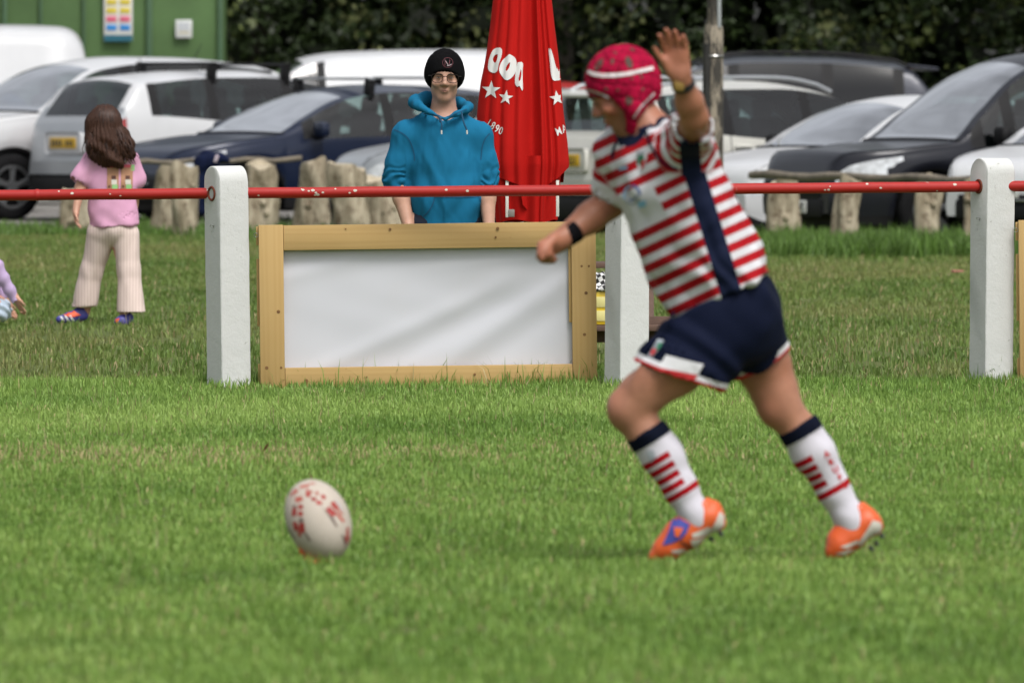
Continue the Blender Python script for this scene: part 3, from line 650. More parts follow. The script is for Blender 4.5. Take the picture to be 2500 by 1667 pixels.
# ---------------------------------------------------------------- closed red parasol
def parasol():
    s = 466; Y = D(s); cx = 1288; t = empty('parasol', (P(cx, 0, Y).x, Y, 0)); x0 = t.location.x
    red = Mat('red_canvas'); red.set(col=red.mix(red.noise(3, 3), (.40, .007, .006), (.47, .011, .008)), rough=.85, spec=.12).bump(red.noise(420, 2), .12, .001)
    wht = simple('white_print', (.72, .71, .70), .7, .03); rib = simple('white_rib', (.66, .65, .6), .45, .05); dkm = simple('bracket_grey', (.22, .2, .18), .5)
    zf = lambda v: P(cx, v, Y).z
    # outline half widths (left, right) in px by image row
    rows = [(-330, 6, 6), (-300, 22, 24), (-200, 50, 38), (-100, 70, 50), (0, 84, 59), (60, 90, 66), (120, 99, 73), (200, 113, 82), (280, 121, 90), (350, 124, 98), (400, 122, 102), (430, 116, 98), (545, 96, 88)]
    rv = np.array([r[0] for r in rows], float); rl = np.array([r[1] for r in rows], float); rr = np.array([r[2] for r in rows], float)
    nth, nz = 260, 90
    def cloth(name, vtop, vbot, shrink, pleats, seed, mat):
        V = []; F = []
        th = np.linspace(0, 2 * PI, nth, endpoint=False)             # 0 = right (+x), -PI/2 towards the camera
        for j in range(nz):
            f = j / (nz - 1)
            for a in th:
                c, sn = math.cos(a), math.sin(a); vb = vbot(a); v = vtop + (vb - vtop) * f
                R = np.interp(v, rv, rr if c > 0 else rl) * shrink / s
                R0 = np.interp(v, rv, (rr + rl) / 2) * shrink / s
                w_ = abs(c) ** .7; R = R * w_ + R0 * (1 - w_)
                d = pleats(a, f, v)
                V.append((R * c * (1 - .25 * d), R * sn * .82 * (1 - d) - .0, zf(v)))
        for j in range(nz - 1):
            for i in range(nth): F.append((j * nth + i, (j + 1) * nth + i, (j + 1) * nth + (i + 1) % nth, j * nth + (i + 1) % nth))
        return mesh_obj(name, V, F, mat, t)
    def g(a, c, w_): return math.exp(-(((a - c + PI) % (2 * PI) - PI) / w_) ** 2)
    def pl(a, f, v):
        k = min(1, max(0, (v + 320) / 300))
        d = .46 * g(a, -PI * .46, .22) + .22 * g(a, -PI * .34, .09) - .10 * g(a, -PI * .385, .05) + .12 * g(a, -PI * .60, .09) + .09 * g(a, -PI * .70, .06) + .08 * g(a, -PI * .80, .08)
        d += .24 * g(a, -PI * .27, .07) + .03 * math.sin(3 * a + v * .006)
        d += .22 * (math.sin(5 * a) > 0) * abs(math.sin(5 * a)) if math.sin(a) > .1 else 0
        d += .035 * math.sin(2.3 * a + v * .011 + 1.1) * math.sin(v * .017 + 5 * a) + .02 * math.sin(9 * a + v * .03)
        return d * k
    def bot(a):
        c = math.cos(a); v = 446
        if math.sin(a) < .3:
            if c > .55: v = 446 - 38 * ((c - .55) / .45) ** 1.5 * (1 if c < .98 else 1)
            elif c > .30: v = 540 - 94 * max(0, (c - .45) / .1) if c > .45 else 540
            elif c > -.12: v = 540 - 40 * ((.30 - c) / .42) ** 1.2
            else: v = 455 - 30 * min(1, (-.12 - c) / .7) if c < -.18 else 500 - 45 * (-.12 - c) / .06
        return v
    outer = cloth('canopy', -330, bot, 1.0, pl, 1, red.m)
    inner = cloth('inner_folds', 380, lambda a: 540 + 4 * math.sin(4 * a), .80, lambda a, f, v: .12 * math.sin(6 * a) + .08 * math.sin(11 * a), 2, red.m)
    for u, va, vb_ in ((1238, 440, 530), (1361, 440, 528)):
        x = (u - cx) / s; MB().box((x, -.155, (zf(va) + zf(vb_)) / 2), (.016, .012, zf(va) - zf(vb_)), None, .002).build('rib', rib, t)
    MB().box((-.085, -.150, zf(520)), (.034, .03, .04), None, .004).build('bracket', dkm, t)
    MB().tube([(0, 0, .02), (0, 0, zf(-345))], .021, 14).build('pole', simple('pole_timber', (.22, .13, .07), .5), t)
    MB().tube([(0, 0, zf(-330)), (0, 0, zf(-352)), (0, 0, zf(-358))], [.03, .026, .008], 12).build('finial', dkm, t)
    MB().tube([(0, 0, 0), (0, 0, .06), (0, 0, .075)], [.24, .24, .20], 24).build('base', simple('base_concrete', (.3, .29, .28), .9, .2, 12), t)
    # printed lettering, stars and numbers (pixel outlines of the photograph, print lies on the cloth)
    k = 300 / 840; U = lambda x, y: ((1150 + x * k - cx) / s, zf(y * k))
    def pr(name, polys):
        V = []; F = []
        for p in polys:
            b = len(V); V += [U(*q) for q in p]; F.append(tuple(range(b, b + len(p))))
        return decal(name, V, F, outer, (0, 0, 0), (1, 0, 0), (0, 0, 1), (0, 1, 0), wht, t, .004, .012)
    def glyph(name, outline, hole=None):
        o_ = [tuple(q) for q in spline(list(outline) + [outline[0]], 5)]
        if not hole: return pr(name, [o_[:-1]])
        h_ = [tuple(q) for q in spline(list(hole) + [hole[0]], 5)]; m = 30
        def res(c):
            L = np.cumsum([0] + [math.dist(c[i], c[i + 1]) for i in range(len(c) - 1)]); return [(np.interp(x, L, [q[0] for q in c]), np.interp(x, L, [q[1] for q in c])) for x in np.linspace(0, L[-1], m, endpoint=False)]
        A, B = res(o_), res(h_); return pr(name, [(A[i], A[(i + 1) % m], B[(i + 1) % m], B[i]) for i in range(m)])
    glyph('letter', [(200, 328), (213, 345), (207, 390), (190, 440), (178, 490), (150, 500), (118, 478), (120, 420), (140, 360), (165, 332)], [(182, 372), (180, 400), (168, 430), (155, 425), (150, 405), (162, 380)])
    glyph('letter', [(262, 372), (296, 392), (312, 430), (302, 500), (262, 545), (232, 546), (200, 505), (192, 468), (215, 415)], [(268, 425), (264, 455), (250, 480), (238, 486), (240, 462), (252, 440)])
    glyph('letter', [(318, 430), (345, 425), (356, 440), (352, 500), (354, 620), (338, 600), (333, 585), (318, 596), (301, 575), (303, 510), (311, 460)], [(340, 470), (345, 500), (338, 545), (328, 555), (325, 540), (334, 500)])
    glyph('letter', [(528, 334), (545, 336), (560, 380), (585, 470), (592, 440), (596, 355), (604, 372), (614, 470), (612, 540), (590, 552), (560, 548), (545, 500), (537, 420)])
    def star(cx_, cy_, R, rot): return [(cx_ + (R if i % 2 == 0 else R * .40) * math.sin(rot + i * PI / 5), cy_ - (R if i % 2 == 0 else R * .40) * math.cos(rot + i * PI / 5)) for i in range(10)]
    for a_ in ((137, 618, 66, .05), (238, 668, 52, .12), (588, 672, 54, -.15)): 
        st = star(*a_); pr('star', [[st[(2 * i - 1) % 10], st[2 * i], st[(2 * i + 1) % 10], (a_[0], a_[1])] for i in range(5)])
    def word(ch, x, y, size, rot, bold=.012):
        V, F = text_shape(ch, 1.0, bold); c, sn = math.cos(rot), math.sin(rot); V = [(vx * .72, vy) for vx, vy in V]
        V = [((1150 + (x + (vx * c + vy * sn) * size) * k - cx) / s, zf((y - (vy * c - vx * sn) * size) * k)) for vx, vy in V]
        decal('letter', V, F, outer, (0, 0, 0), (1, 0, 0), (0, 0, 1), (0, 1, 0), wht, t, .004, .012)
    for ch, x, y, r in (('1', 108, 862, .55), ('8', 138, 882, .5), ('9', 168, 902, .42), ('0', 196, 918, .32)): word(ch, x, y, 74, r)
    for ch, x, y, r in (('M', 608, 922, -.38), ('A', 647, 904, -.35)): word(ch, x, y, 76, r)
    return tag(t, 'closed red parasol with white lettering and stars beside the man', 'parasol')
parasol()

# ---------------------------------------------------------------- low picnic table behind the banner, with crate and flag
def picnic():
    s = 452; Y = D(s); t = empty('picnic_table', (P(1335, 0, Y).x, Y, 0)); wd = simple('brown_timber', (.105, .060, .042), .75, .3, 9, .3, 60, .003)
    z1 = P(0, 640, Y).z; z0 = P(0, 790, Y).z; L = 1.42
    for k in range(5): MB().box((0, -.24 + .12 * k, z1 - .014), (L * .9, .112, .03), None, .004).build('table_plank', wd, t)
    for sy in (-.50, .50):
        for k in (0, 1): MB().box((0, sy + (.06 if k else -.06), z0 - .014), (L, .11, .032), None, .004).build('seat_plank', wd, t)
    MB().box((0, -.44, .15), (L * .94, .03, .14), None, .004).build('side_board', wd, t)
    for x in (-L * .36, L * .36):
        MB().box((x, 0, z0 - .055), (.035, 1.2, .055), None, .003).build('seat_bearer', wd, t); MB().box((x, 0, z1 - .055), (.035, .58, .05), None, .003).build('top_bearer', wd, t)
        for sg in (-1, 1):
            a = Vector((x + .03, sg * .42, 0)); b = Vector((x + .03, sg * .16, z1 - .03)); R = (b - a).to_track_quat('Z', 'X').to_matrix(); MB().box((a + b) / 2, (.03, .07, (b - a).length), R, .003).build('leg', wd, t)
    tag(t, 'low brown timber picnic table mostly hidden behind the banner', 'picnic table')
    ye = simple('yellow_plastic', (.62, .44, .02), .4, .08); c = P(1432, 0, Y - .5); zt = z0 + .004; cz = P(0, 712, Y - .5).z
    h = cz - zt; cr = empty('yellow_crate', (c.x, Y - .5, zt)); MB().box((0, 0, h / 2), (.22, .16, h), None, .006).build('body', ye, cr)
    lb = simple('pale_label', (.68, .62, .25), .5, .1)
    for i in range(3):
        for j in range(2): MB().box((-.075 + .075 * i, -.082, h * (.27 + .42 * j)), (.055, .004, h * .32), None, .002).build('label_panel', lb, cr)
    tag(cr, 'yellow printed box standing on the picnic bench beside the post', 'box')
    ck = Mat('checkered_cloth'); tcn = ck.nt.nodes.new('ShaderNodeTexChecker'); tcn.inputs['Scale'].default_value = 42; tcn.inputs[1].default_value = (.75, .75, .75, 1); tcn.inputs[2].default_value = (.012, .012, .012, 1)
    mp = ck.nt.nodes.new('ShaderNodeMapping'); mp.inputs['Rotation'].default_value = (0, .5, 0); mp.inputs['Location'].default_value = (.003, .007, .004); ck.nt.links.new(ck.coord('Object'), mp.inputs[0]); ck.nt.links.new(mp.outputs[0], tcn.inputs[0]); ck.nt.links.new(tcn.outputs[0], ck.b.inputs[0]); ck.set(rough=.8)
    f = SDF((-.16, -.13, -.03), (.16, .13, .14), .007); f.ell((0, 0, .035), (.115, .085, .045), k=.02); f.ell((.05, -.02, .065), (.055, .05, .035), k=.03); f.cone((-.1, -.05, .02), (.08, -.075, .01), .02, .025, .02); f.plane((0, 0, .002), (0, 0, -1))
    V, F = f.mesh(); V += normals(V, F) * (noise3(V, 14, 3)[:, None] * .008); V[:, 2] = np.maximum(V[:, 2], .001)
    o = mesh_obj('checkered_flag', V, F, ck.m, loc=(c.x + .02, Y - .5, zt + h + .002)); tag(o, 'bunched black and white checkered flag lying on the yellow box', 'flag')
picnic()

# ---------------------------------------------------------------- log stumps and rails round the car park
lgm = Mat('weathered_log'); ln_ = lgm.noise(3.2, 6, rough=.65, stretch=(2.5, 2.5, .8)); l2 = lgm.ramp(lgm.noise(7, 5, rough=.7, stretch=(1.6, 1.6, 1)), [(.52, 0.0), (.68, 1.0)])
lcol = lgm.mix(lgm.ramp(ln_, [(.32, 0.0), (.66, 1.0)]), (.17, .135, .085), (.50, .44, .33)); lcol = lgm.mix(l2 * .9, lcol, (.075, .045, .025))
lcol = lgm.mix(lgm.ramp(lgm.noise(2.1, 3), [(.58, 0.0), (.75, 1.0)]) * .55, lcol, (.20, .19, .07)); lgm.set(col=lcol, rough=.9, spec=.2).bump(ln_, .8, .03)
cut = simple('cut_log_end', (.42, .36, .26), .9, .2, 14)
def stump(u, wpx, vt, vb, lab, du=0, taper=1.12, seed=0):
    g = G(u, vb); s = FPX / g.y; h = (vb - vt) / s; r = wpx / 2 / s; t = empty('log_stump', g); n = 22; m = 14; V = []; F = []
    for j in range(m):
        f = j / (m - 1); z = -.08 + (h + .08) * f
        for i in range(n):
            a = 2 * PI * i / n; d = np.array([[math.cos(a) * .9, math.sin(a) * .9, z * 2.0 + seed * 3.1]]); k = 1 + .22 * float(noise3(d, .6, seed, 3)[0]) + .16 * math.cos(2 * a + seed * 1.7 + z * 3.5) + .07 * math.cos(5 * a + seed + z * 6); R = r * (taper + (1 - taper) * f) * k * (1.12 if f < .1 else 1) * (.93 if j == m - 1 else 1)
            V.append((du / s * f + R * math.cos(a), R * .85 * math.sin(a), z + (.035 * math.sin(a + seed * 2.1) + .02 * math.sin(3 * a + seed)) * (f ** 4)))
    for j in range(m - 1):
        for i in range(n): F.append((j * n + i, j * n + (i + 1) % n, (j + 1) * n + (i + 1) % n, (j + 1) * n + i))
    mesh_obj('log', V, F, lgm.m, t); mesh_obj('cut_top', V[-n:], [tuple(range(n))], cut, t, False)
    for k in range(2):
        a = -PI / 2 + RNG.uniform(-.9, .9); z = h * RNG.uniform(.3, .8); q = Vector((du / s * z / h + r * .97 * math.cos(a), r * .83 * math.sin(a), z)); dn = Vector((math.cos(a), math.sin(a), 0)); MB().tube([q - dn * .03, q + dn * .012, q + dn * .02], [.035, .03, .017], 9).build('knot', lgm.m, t)
    return tag(t, lab, 'log stump', 'log stumps edging the car park')
for i, a in enumerate(((190, 62, 470, 574, 'low mossy log stump just behind the girl', -14), (393, 56, 404, 572, 'pale log stump leaning against its twin, right of the girl', 18), (455, 62, 404, 578, 'pale log stump of a pair, just left of the first post', -6), (634, 70, 402, 574, 'log stump with red-brown streak, just right of the first post', 2),
                       (762, 74, 394, 572, 'upright grey log stump above the left half of the banner', 4), (856, 86, 406, 574, 'thick pale log stump standing left of the hoodie man', -6), (948, 80, 436, 572, 'shorter leaning log stump half hidden behind the hoodie', -20),
                       (1908, 66, 437, 598, 'log stump just right of the player, before the white car', 8), (2052, 62, 437, 614, 'log stump leaning right in front of the dark van', 22), (2262, 66, 437, 610, 'thick log stump before the dark van front wheel', 8), (2372, 40, 437, 622, 'thin log stump just left of the right white post', 4))):
    stump(a[0], a[1], a[2], a[3], a[4], a[5], seed=i)
rail_wood = simple('grey_pole_wood', (.17, .145, .11), .9, .35, 5, .5, 30, .01)
def lograil(u0, v0, u1, v1, vb0, vb1, r, lab):
    a, b = P(u0, v0, G(u0, vb0).y), P(u1, v1, G(u1, vb1).y); c = (a + b) / 2; bz = MB(); m = 12
    bz.tube([a - c + (b - a) * k / m + Vector((0, 0, .012 * math.sin(k * 1.7))) for k in range(m + 1)], [r * (1 + .1 * math.sin(k * 2.3)) for k in range(m + 1)], 10)
    o = bz.build('log_rail', rail_wood, loc=c); return tag(o, lab, 'log rail')
lograil(322, 397, 735, 389, 575, 573, .024, 'thin weathered pole laid across the stumps left of the banner man')
lograil(1835, 428, 2420, 440, 600, 616, .036, 'weathered pole laid across the right-hand stumps before the van')
# navy jacket hung over the left rail
jm = simple('navy_cloth', (.006, .010, .032), .9, .2, 9, .3, 40, .01, spec=.1); Yj = G(500, 574).y - .05; sj = FPX / Yj; jo = P(517, 395, Yj)
f = SDF((-.3, -.2, -.55), (.3, .2, .14), .012); f.cone((-.11, 0, .0), (.08, 0, .035), .05, .055, .04, ((0, 1, 0), 1.5)); f.cone((-.10, -.07, .0), (-.11, -.075, -.42), .055, .075, .04, ((0, 1, 0), .6)); f.cone((.02, -.07, .02), (-.02, -.075, -.40), .05, .06, .04, ((0, 1, 0), .6)); f.cone((.10, -.06, .03), (.15, -.02, .0), .03, .02, .03)
f.cone((-.05, .07, 0), (-.05, .075, -.35), .10, .11, .04, ((0, 1, 0), .4))
V, F = f.mesh(); V += normals(V, F) * (noise3(V, 5, 2)[:, None] * .012); jk = mesh_obj('jacket', V, F, jm, loc=jo); tag(jk, 'navy jacket hung over the log rail behind the first post', 'jacket')
MB().box((.045, -.135, .03), (.03, .012, .07), Matrix.Rotation(.35, 3, 'Y'), .005).build('pale_trim', simple('pale_lining', (.5, .42, .47), .8), jk)

# ---------------------------------------------------------------- telegraph pole behind the player
def pole():
    s = 300; Y = D(s); t = empty('wooden_pole', (P(1742, 0, Y).x, Y, 0)); pmx = Mat('old_pole'); a = pmx.noise(3.5, 6, rough=.7, stretch=(3, 3, .45)); b = pmx.ramp(pmx.noise(4.5, 5, rough=.75, stretch=(2.2, 2.2, .5)), [(.44, 0.0), (.53, 1.0)])
    pmx.set(col=pmx.mix(b * .92, pmx.mix(a, (.20, .165, .12), (.40, .35, .28)), (.016, .015, .014)), rough=.85).bump(a, .5, .02)
    zt = P(0, 62, Y).z; MB().tube([(0, 0, -.2), (0, 0, .9), (0, 0, zt - .05), (.006, 0, zt)], [.083, .08, .078, .066], 18).build('lower_post', pmx.m, t)
    MB().tube([(.005, 0, zt - .02), (.002, 0, zt + .8), (0, 0, 3.4)], [.058, .056, .05], 16).build('upper_post', pmx.m, t)
    MB().tube([(-.055, -.055, .2), (-.055, -.055, zt - .15)], .034, 12).build('side_post', simple('tarred_timber', (.018, .017, .016), .7, .5, 5), t)
    MB().tube([(.045, -.05, zt - .02), (.04, -.05, 3.3)], .017, 10).build('conduit', simple('galvanised_pipe', (.42, .44, .46), .45, .2, metal=.5), t)
    for z in (zt - .25, zt + .35): MB().ring((0, 0, z), .083 if z < zt else .06, .006, (0, 0, 1), 20, 6).build('strap', steel, t)
    tag(t, 'weathered wooden pole with tarred side post behind the player', 'pole')
pole()
# ================================================================ parked vehicles
def carpaint(name, col, metal=0.0):
    m = Mat(name); d = m.ramp(m.noise(1.3, 4), [(.35, 0.0), (.7, 1.0)]); m.set(col=m.mix(d, tuple(c * .93 for c in col), tuple(min(1, c * 1.05) for c in col)), rough=m.noise(3, 3) * .12 + .26, metal=metal, coat=.28, coatr=.08, spec=.3); return m.m
WHITE_P = carpaint('white_car_paint', (.57, .58, .595)); CREAM_P = carpaint('cream_white_paint', (.58, .575, .53)); NAVY_P = carpaint('navy_car_paint', (.008, .014, .036), .2); GREY_P = carpaint('dark_grey_paint', (.012, .013, .019), .2)
SILVER_P = carpaint('silver_paint', (.40, .42, .44), .5); BLUE_P = carpaint('blue_paint', (.03, .08, .25), .2); RED_P = carpaint('red_paint', (.4, .03, .03)); SLATE_P = carpaint('slate_paint', (.025, .028, .040), .3)
glass = Mat('car_glass'); gn = glass.nt
fz = gn.nodes.new('ShaderNodeFresnel'); fz.inputs[0].default_value = 1.55
tb = gn.nodes.new('ShaderNodeBsdfTransparent'); tb.inputs[0].default_value = (.50, .62, .60, 1); gl = gn.nodes.new('ShaderNodeBsdfGlossy'); gl.inputs[1].default_value = .03; gl.inputs[0].default_value = (1, 1, 1, 1)
mx = gn.nodes.new('ShaderNodeMixShader'); fm = X(gn, fz.outputs[0]) * 1.15 + .015; gn.links.new(fm.k, mx.inputs[0]); gn.links.new(tb.outputs[0], mx.inputs[1]); gn.links.new(gl.outputs[0], mx.inputs[2]); gn.links.new(mx.outputs[0], gn.nodes['Material Output'].inputs[0])
GLASS = glass.m
ws_m = glass.m.copy(); ws_m.name = 'windscreen_glass'; [setattr(n_k.inputs[1], 'default_value', .36 if n_k.operation == 'ADD' else 2.6) for n_k in ws_m.node_tree.nodes if n_k.type == 'MATH']; WSG = ws_m
privacy = simple('privacy_glass', (.005, .006, .008), .12, 0, spec=.22); PRIV = privacy
BLACK = simple('black_plastic', (.008, .008, .009), .6, .25, 6, spec=.25); TYRE = simple('tyre_rubber', (.010, .010, .011), .9, .2, 20, spec=.15); RIM = simple('alloy', (.28, .29, .3), .35, .15, 8, metal=.8)
SEAT = simple('seat_fabric', (.020, .021, .023), .9, .2, spec=.1); LAMP = simple('lamp_lens', (.55, .57, .6), .12, .35, 14, coat=.8); TAIL = simple('tail_lens', (.30, .014, .012), .15, .25, 12, coat=.8); CHROME = simple('chrome', (.62, .62, .64), .15, 0, metal=1.0)
PLATE_Y = simple('yellow_plate', (.62, .38, .02), .4, .05); PLATE_W = simple('white_plate', (.66, .66, .64), .4, .05); INK = simple('plate_ink', (.015, .015, .015), .5, 0)

PROF = {
    'suv': dict(top=[(0, .42), (.012, .53), (.04, .585), (.12, .625), (.22, .655), (.265, .672), (.33, .80), (.40, .925), (.46, .972), (.56, 1.0), (.72, .995), (.85, .965), (.905, .935), (.935, .82), (.965, .69), (.985, .62), (1, .40)],
                belt=[(0, .40), (.03, .50), (.12, .57), (.26, .615), (.6, .645), (.9, .70), (.97, .66), (1, .38)], ws=(.268, .425), rw=(.905, .963), win=[(.33, .49), (.515, .70), (.725, .86)], wheels=(.185, .785), r=.345, arch=.40, sill=.24),
    'hatch': dict(top=[(0, .38), (.012, .49), (.04, .555), (.12, .605), (.22, .645), (.27, .668), (.34, .80), (.42, .93), (.50, .985), (.58, 1.0), (.74, .985), (.86, .945), (.90, .91), (.94, .80), (.97, .67), (.985, .60), (1, .40)],
                  belt=[(0, .36), (.03, .46), (.12, .545), (.26, .61), (.6, .65), (.9, .70), (.97, .64), (1, .38)], ws=(.273, .44), rw=(.90, .967), win=[(.345, .52), (.545, .74), (.76, .84)], wheels=(.19, .80), r=.315, arch=.36, sill=.2),
    'mpv': dict(top=[(0, .34), (.012, .44), (.04, .495), (.10, .50), (.20, .528), (.245, .545), (.31, .71), (.39, .88), (.46, .96), (.55, .99), (.75, 1.0), (.93, .975), (.955, .94), (.98, .66), (1, .4)],
                belt=[(0, .32), (.03, .41), (.12, .46), (.26, .50), (.6, .54), (.95, .58), (1, .36)], ws=(.25, .43), rw=(.955, .982), win=[(.30, .345), (.37, .50), (.53, .72), (.75, .91)], wheels=(.19, .80), r=.335, arch=.385, sill=.21),
    'van': dict(top=[(0, .32), (.012, .42), (.04, .47), (.10, .51), (.18, .555), (.215, .58), (.27, .72), (.34, .89), (.40, .955), (.5, .985), (.75, 1.0), (.93, .992), (.97, .965), (.99, .90), (1, .80)],
                belt=[(0, .30), (.03, .39), (.12, .46), (.26, .53), (.6, .55), (.95, .56), (1, .54)], ws=(.22, .37), rw=(2, 3), win=[(.265, .40)], wheels=(.17, .78), r=.33, arch=.38, sill=.22)}

def smooth_interp(tab, xs):
    x = np.array([t[0] for t in tab]); z = np.array([t[1] for t in tab]); dz = np.zeros_like(z); dz[1:-1] = (z[2:] - z[:-2]) / (x[2:] - x[:-2]); dz[0] = (z[1] - z[0]) / (x[1] - x[0]); dz[-1] = (z[-1] - z[-2]) / (x[-1] - x[-2])
    sl = np.diff(z) / np.diff(x)
    for i in range(len(sl)):
        if abs(sl[i]) < 1e-9: dz[i] = dz[i + 1] = 0
        else:
            for j in (i, i + 1):
                if dz[j] / sl[i] < 0: dz[j] = 0
                elif dz[j] / sl[i] > 3: dz[j] = 3 * sl[i]
    k = np.clip(np.searchsorted(x, xs) - 1, 0, len(x) - 2); h = x[k + 1] - x[k]; t = (xs - x[k]) / h
    return (2 * t ** 3 - 3 * t ** 2 + 1) * z[k] + (t ** 3 - 2 * t ** 2 + t) * h * dz[k] + (-2 * t ** 3 + 3 * t ** 2) * z[k + 1] + (t ** 3 - t ** 2) * h * dz[k + 1]

def car(name, label, cat, kind, L, Wd, H, paint, u, s, yaw, z=0.0, rear_dark=True, clad=None, bars=None, plate_f=None, plate_r=None, rails_=False, lower=None, head=True, back_glass=None, spoiler=False, gate=None):
    p = PROF[kind]; Y = D(s); t = empty(name, (P(u, 0, Y).x, Y, z), math.radians(yaw)); hw = Wd / 2
    xs = np.unique(np.round(np.concatenate([np.linspace(0, 1, 96), np.array([.003, .007, .014, .022, .032, .97, .98, .988, .994, .998]), np.array(p['ws']), np.array(p['rw']).clip(0, 1), np.array(p['win']).ravel(),
                                            np.concatenate([np.array([w - p['arch'] / L * k for k in (-1, -.97, -.9, -.8, .8, .9, .97, 1)]) for w in p['wheels']])]), 4)); xs = xs[(xs >= 0) & (xs <= 1)]
    top = smooth_interp(p['top'], xs) * H; belt = np.minimum(smooth_interp(p['belt'], xs) * H, top - .035)
    bot = np.full(len(xs), p['sill']); ov = .10
    for w_ in p['wheels']:
        dx = (xs - w_) * L; m = np.abs(dx) <= p['arch']; bot[m] = np.maximum(bot[m], p['r'] + np.sqrt(np.maximum(p['arch'] ** 2 - dx[m] ** 2, 0)) * .93)
    bot = np.minimum(bot, belt - .06)
    bot += .10 * np.clip(1 - xs / .03, 0, 1) + .12 * np.clip(1 - (1 - xs) / .03, 0, 1)
    xm = xs * L; nose = np.clip(1 - xm / .85, 0, 1); tail = np.clip(1 - (L - xm) / .55, 0, 1)
    w = hw * (1 - .34 * nose ** 2.6 - .20 * tail ** 3)
    NL, NU, NT = 7, 5, 7; rows = NL + NU + NT
    V = np.zeros((len(xs), rows + 1, 3))
    e = np.clip((top - belt) * .18, .006, .075)
    te = top - e; wr = np.maximum(w - .40 * np.maximum(te - belt, 0) - .03, w * .55)
    for j in range(rows + 1):
        if j <= NL:
            f = j / NL; zz = bot + (belt - bot) * f; yy = w * (.945 + .055 * math.sin(PI * (.12 + .72 * f)) - .012 * (f > .55) * (1 - f))
        elif j <= NL + NU:
            f = (j - NL) / NU; zz = belt + (te - belt) * f; yy = w * .963 + (wr - w * .963) * f + .012 * math.sin(PI * f)
        else:
            f = (j - NL - NU) / NT; zz = te + e * (1 - (1 - f) ** 2.2); yy = wr * (1 - f)
        V[:, j] = np.stack([xm - L / 2, yy, zz], 1)
    n = len(xs); tags = {}
    ws0, ws1 = p['ws']; rw0, rw1 = p['rw']; wl0, wl1 = p['win'][0][0], p['win'][-1][1]
    for i in range(n - 1):
        xc = (xs[i] + xs[i + 1]) / 2
        for j in range(rows):
            g = 'body'
            if j >= NL + NU:
                if ws0 < xc < ws1 and j > NL + NU: g = 'windscreen'
                elif rw0 < xc < rw1 and j > NL + NU: g = 'rear_window'
            elif j >= NL and wl0 - .03 < xc < wl1 + .025:
                g = 'window_trim%d' % sum(xc > b for a, b in p['win'])
                for k, (a, b) in enumerate(p['win']):
                    if a < xc < b and NL <= j < NL + NU - 0: g = 'side_window%d' % k
                if j == NL + NU - 1 and top[i] - belt[i] < .2 * H * .5: g = 'body'
            elif j < NL:
                if head and j in (NL - 3, NL - 2, NL - 1)[0 if kind != 'mpv' else 0:] and .010 < xc < .125 - .028 * (NL - 1 - j) and j >= NL - 2: g = 'headlight'
                elif xc > .945 and NL - 2 <= j < NL: g = 'tail_light'
                elif clad and j <= 1 : g = 'cladding'
                elif lower and j <= lower and (xc < .05 or xc > .93): g = 'bumper_f' if xc < .5 else 'bumper_r'
                elif j == 0: g = 'cladding'
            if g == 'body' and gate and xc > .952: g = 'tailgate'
            tags.setdefault(g, []).append((i, j))
    def part(nm, quads, mat, side=0):
        vs_, fs = [], []; mp = {}
        def vid(i, j, sg):
            k = (i, j, sg if j < rows else 0)
            if k not in mp: q = V[i, j]; mp[k] = len(vs_); vs_.append((q[0], q[1] * sg, q[2]))
            return mp[k]
        for sg in ((1, -1) if side == 0 else (side,)):
            for i, j in quads:
                f = [vid(i, j, sg), vid(i + 1, j, sg), vid(i + 1, j + 1, sg), vid(i, j + 1, sg)]
                fs.append(f if sg < 0 else f[::-1])
        return mesh_obj(nm, vs_, fs, mat, t)
    mats = {'body': paint, 'tailgate': gate, 'windscreen': WSG, 'rear_window': back_glass or GLASS, 'window_trim': BLACK, 'headlight': LAMP, 'tail_light': TAIL, 'cladding': clad or BLACK, 'bumper_f': clad or BLACK, 'bumper_r': clad or BLACK}
    for g, q in tags.items():
        if g.startswith('side_window'):
            for sd_ in (1, -1): part('side_window', q, back_glass if (back_glass and g != 'side_window0') else GLASS, sd_)
        elif g.startswith('window_trim'):
            for sd_ in (1, -1): part('window_trim', q, BLACK, sd_)
        elif g in ('headlight', 'tail_light', 'bumper_f', 'bumper_r'):
            for sd_ in (1, -1): part(g.replace('_f', '_corner').replace('_r', '_corner') if 'bumper' in g else g, q, mats[g], sd_)
        else: part(g, q, mats[g])
    for i, nm in ((0, 'front_panel'), (n - 1, 'tail_panel')):     # closing faces
        ring = [(V[i, j][0], V[i, j][1], V[i, j][2]) for j in range(rows + 1)] + [(V[i, j][0], -V[i, j][1], V[i, j][2]) for j in range(rows - 1, -1, -1)]
        mesh_obj(nm, ring, [tuple(range(len(ring)))[::(1 if i == 0 else -1)]], (gate or paint) if i else paint, t, False)
    zb = float(np.interp(.5, xs, belt)); xc_ = -L / 2 + ws0 * L; xe = L / 2 - .25
    MB().box(((xc_ + xe) / 2, 0, (p['sill'] + .05 + zb - .22) / 2), (xe - xc_, Wd * .86, zb - .27 - p['sill']), None, .02).build('interior', SEAT, t)
    MB().box((xc_ + .22, 0, zb - .10), (.4, Wd * .84, .14), None, .04).build('dashboard', SEAT, t)
    for xf in ((.43, .62) if kind != 'van' else (.40,)):
        for sy in (-1, 1):
            b = MB(); x0 = -L / 2 + xf * L; b.box((x0, sy * .36, zb - .02), (.13, .46, .50), Matrix.Rotation(.2, 3, 'Y'), .05); b.box((x0 + .07, sy * .36, zb + .30), (.09, .26, .18), Matrix.Rotation(.15, 3, 'Y'), .04); b.build('seat', SEAT, t)
    # shut lines and handles of the doors
    gaps = [wl0 + .012] + [(p['win'][k][1] + p['win'][k + 1][0]) / 2 for k in range(len(p['win']) - 1)]
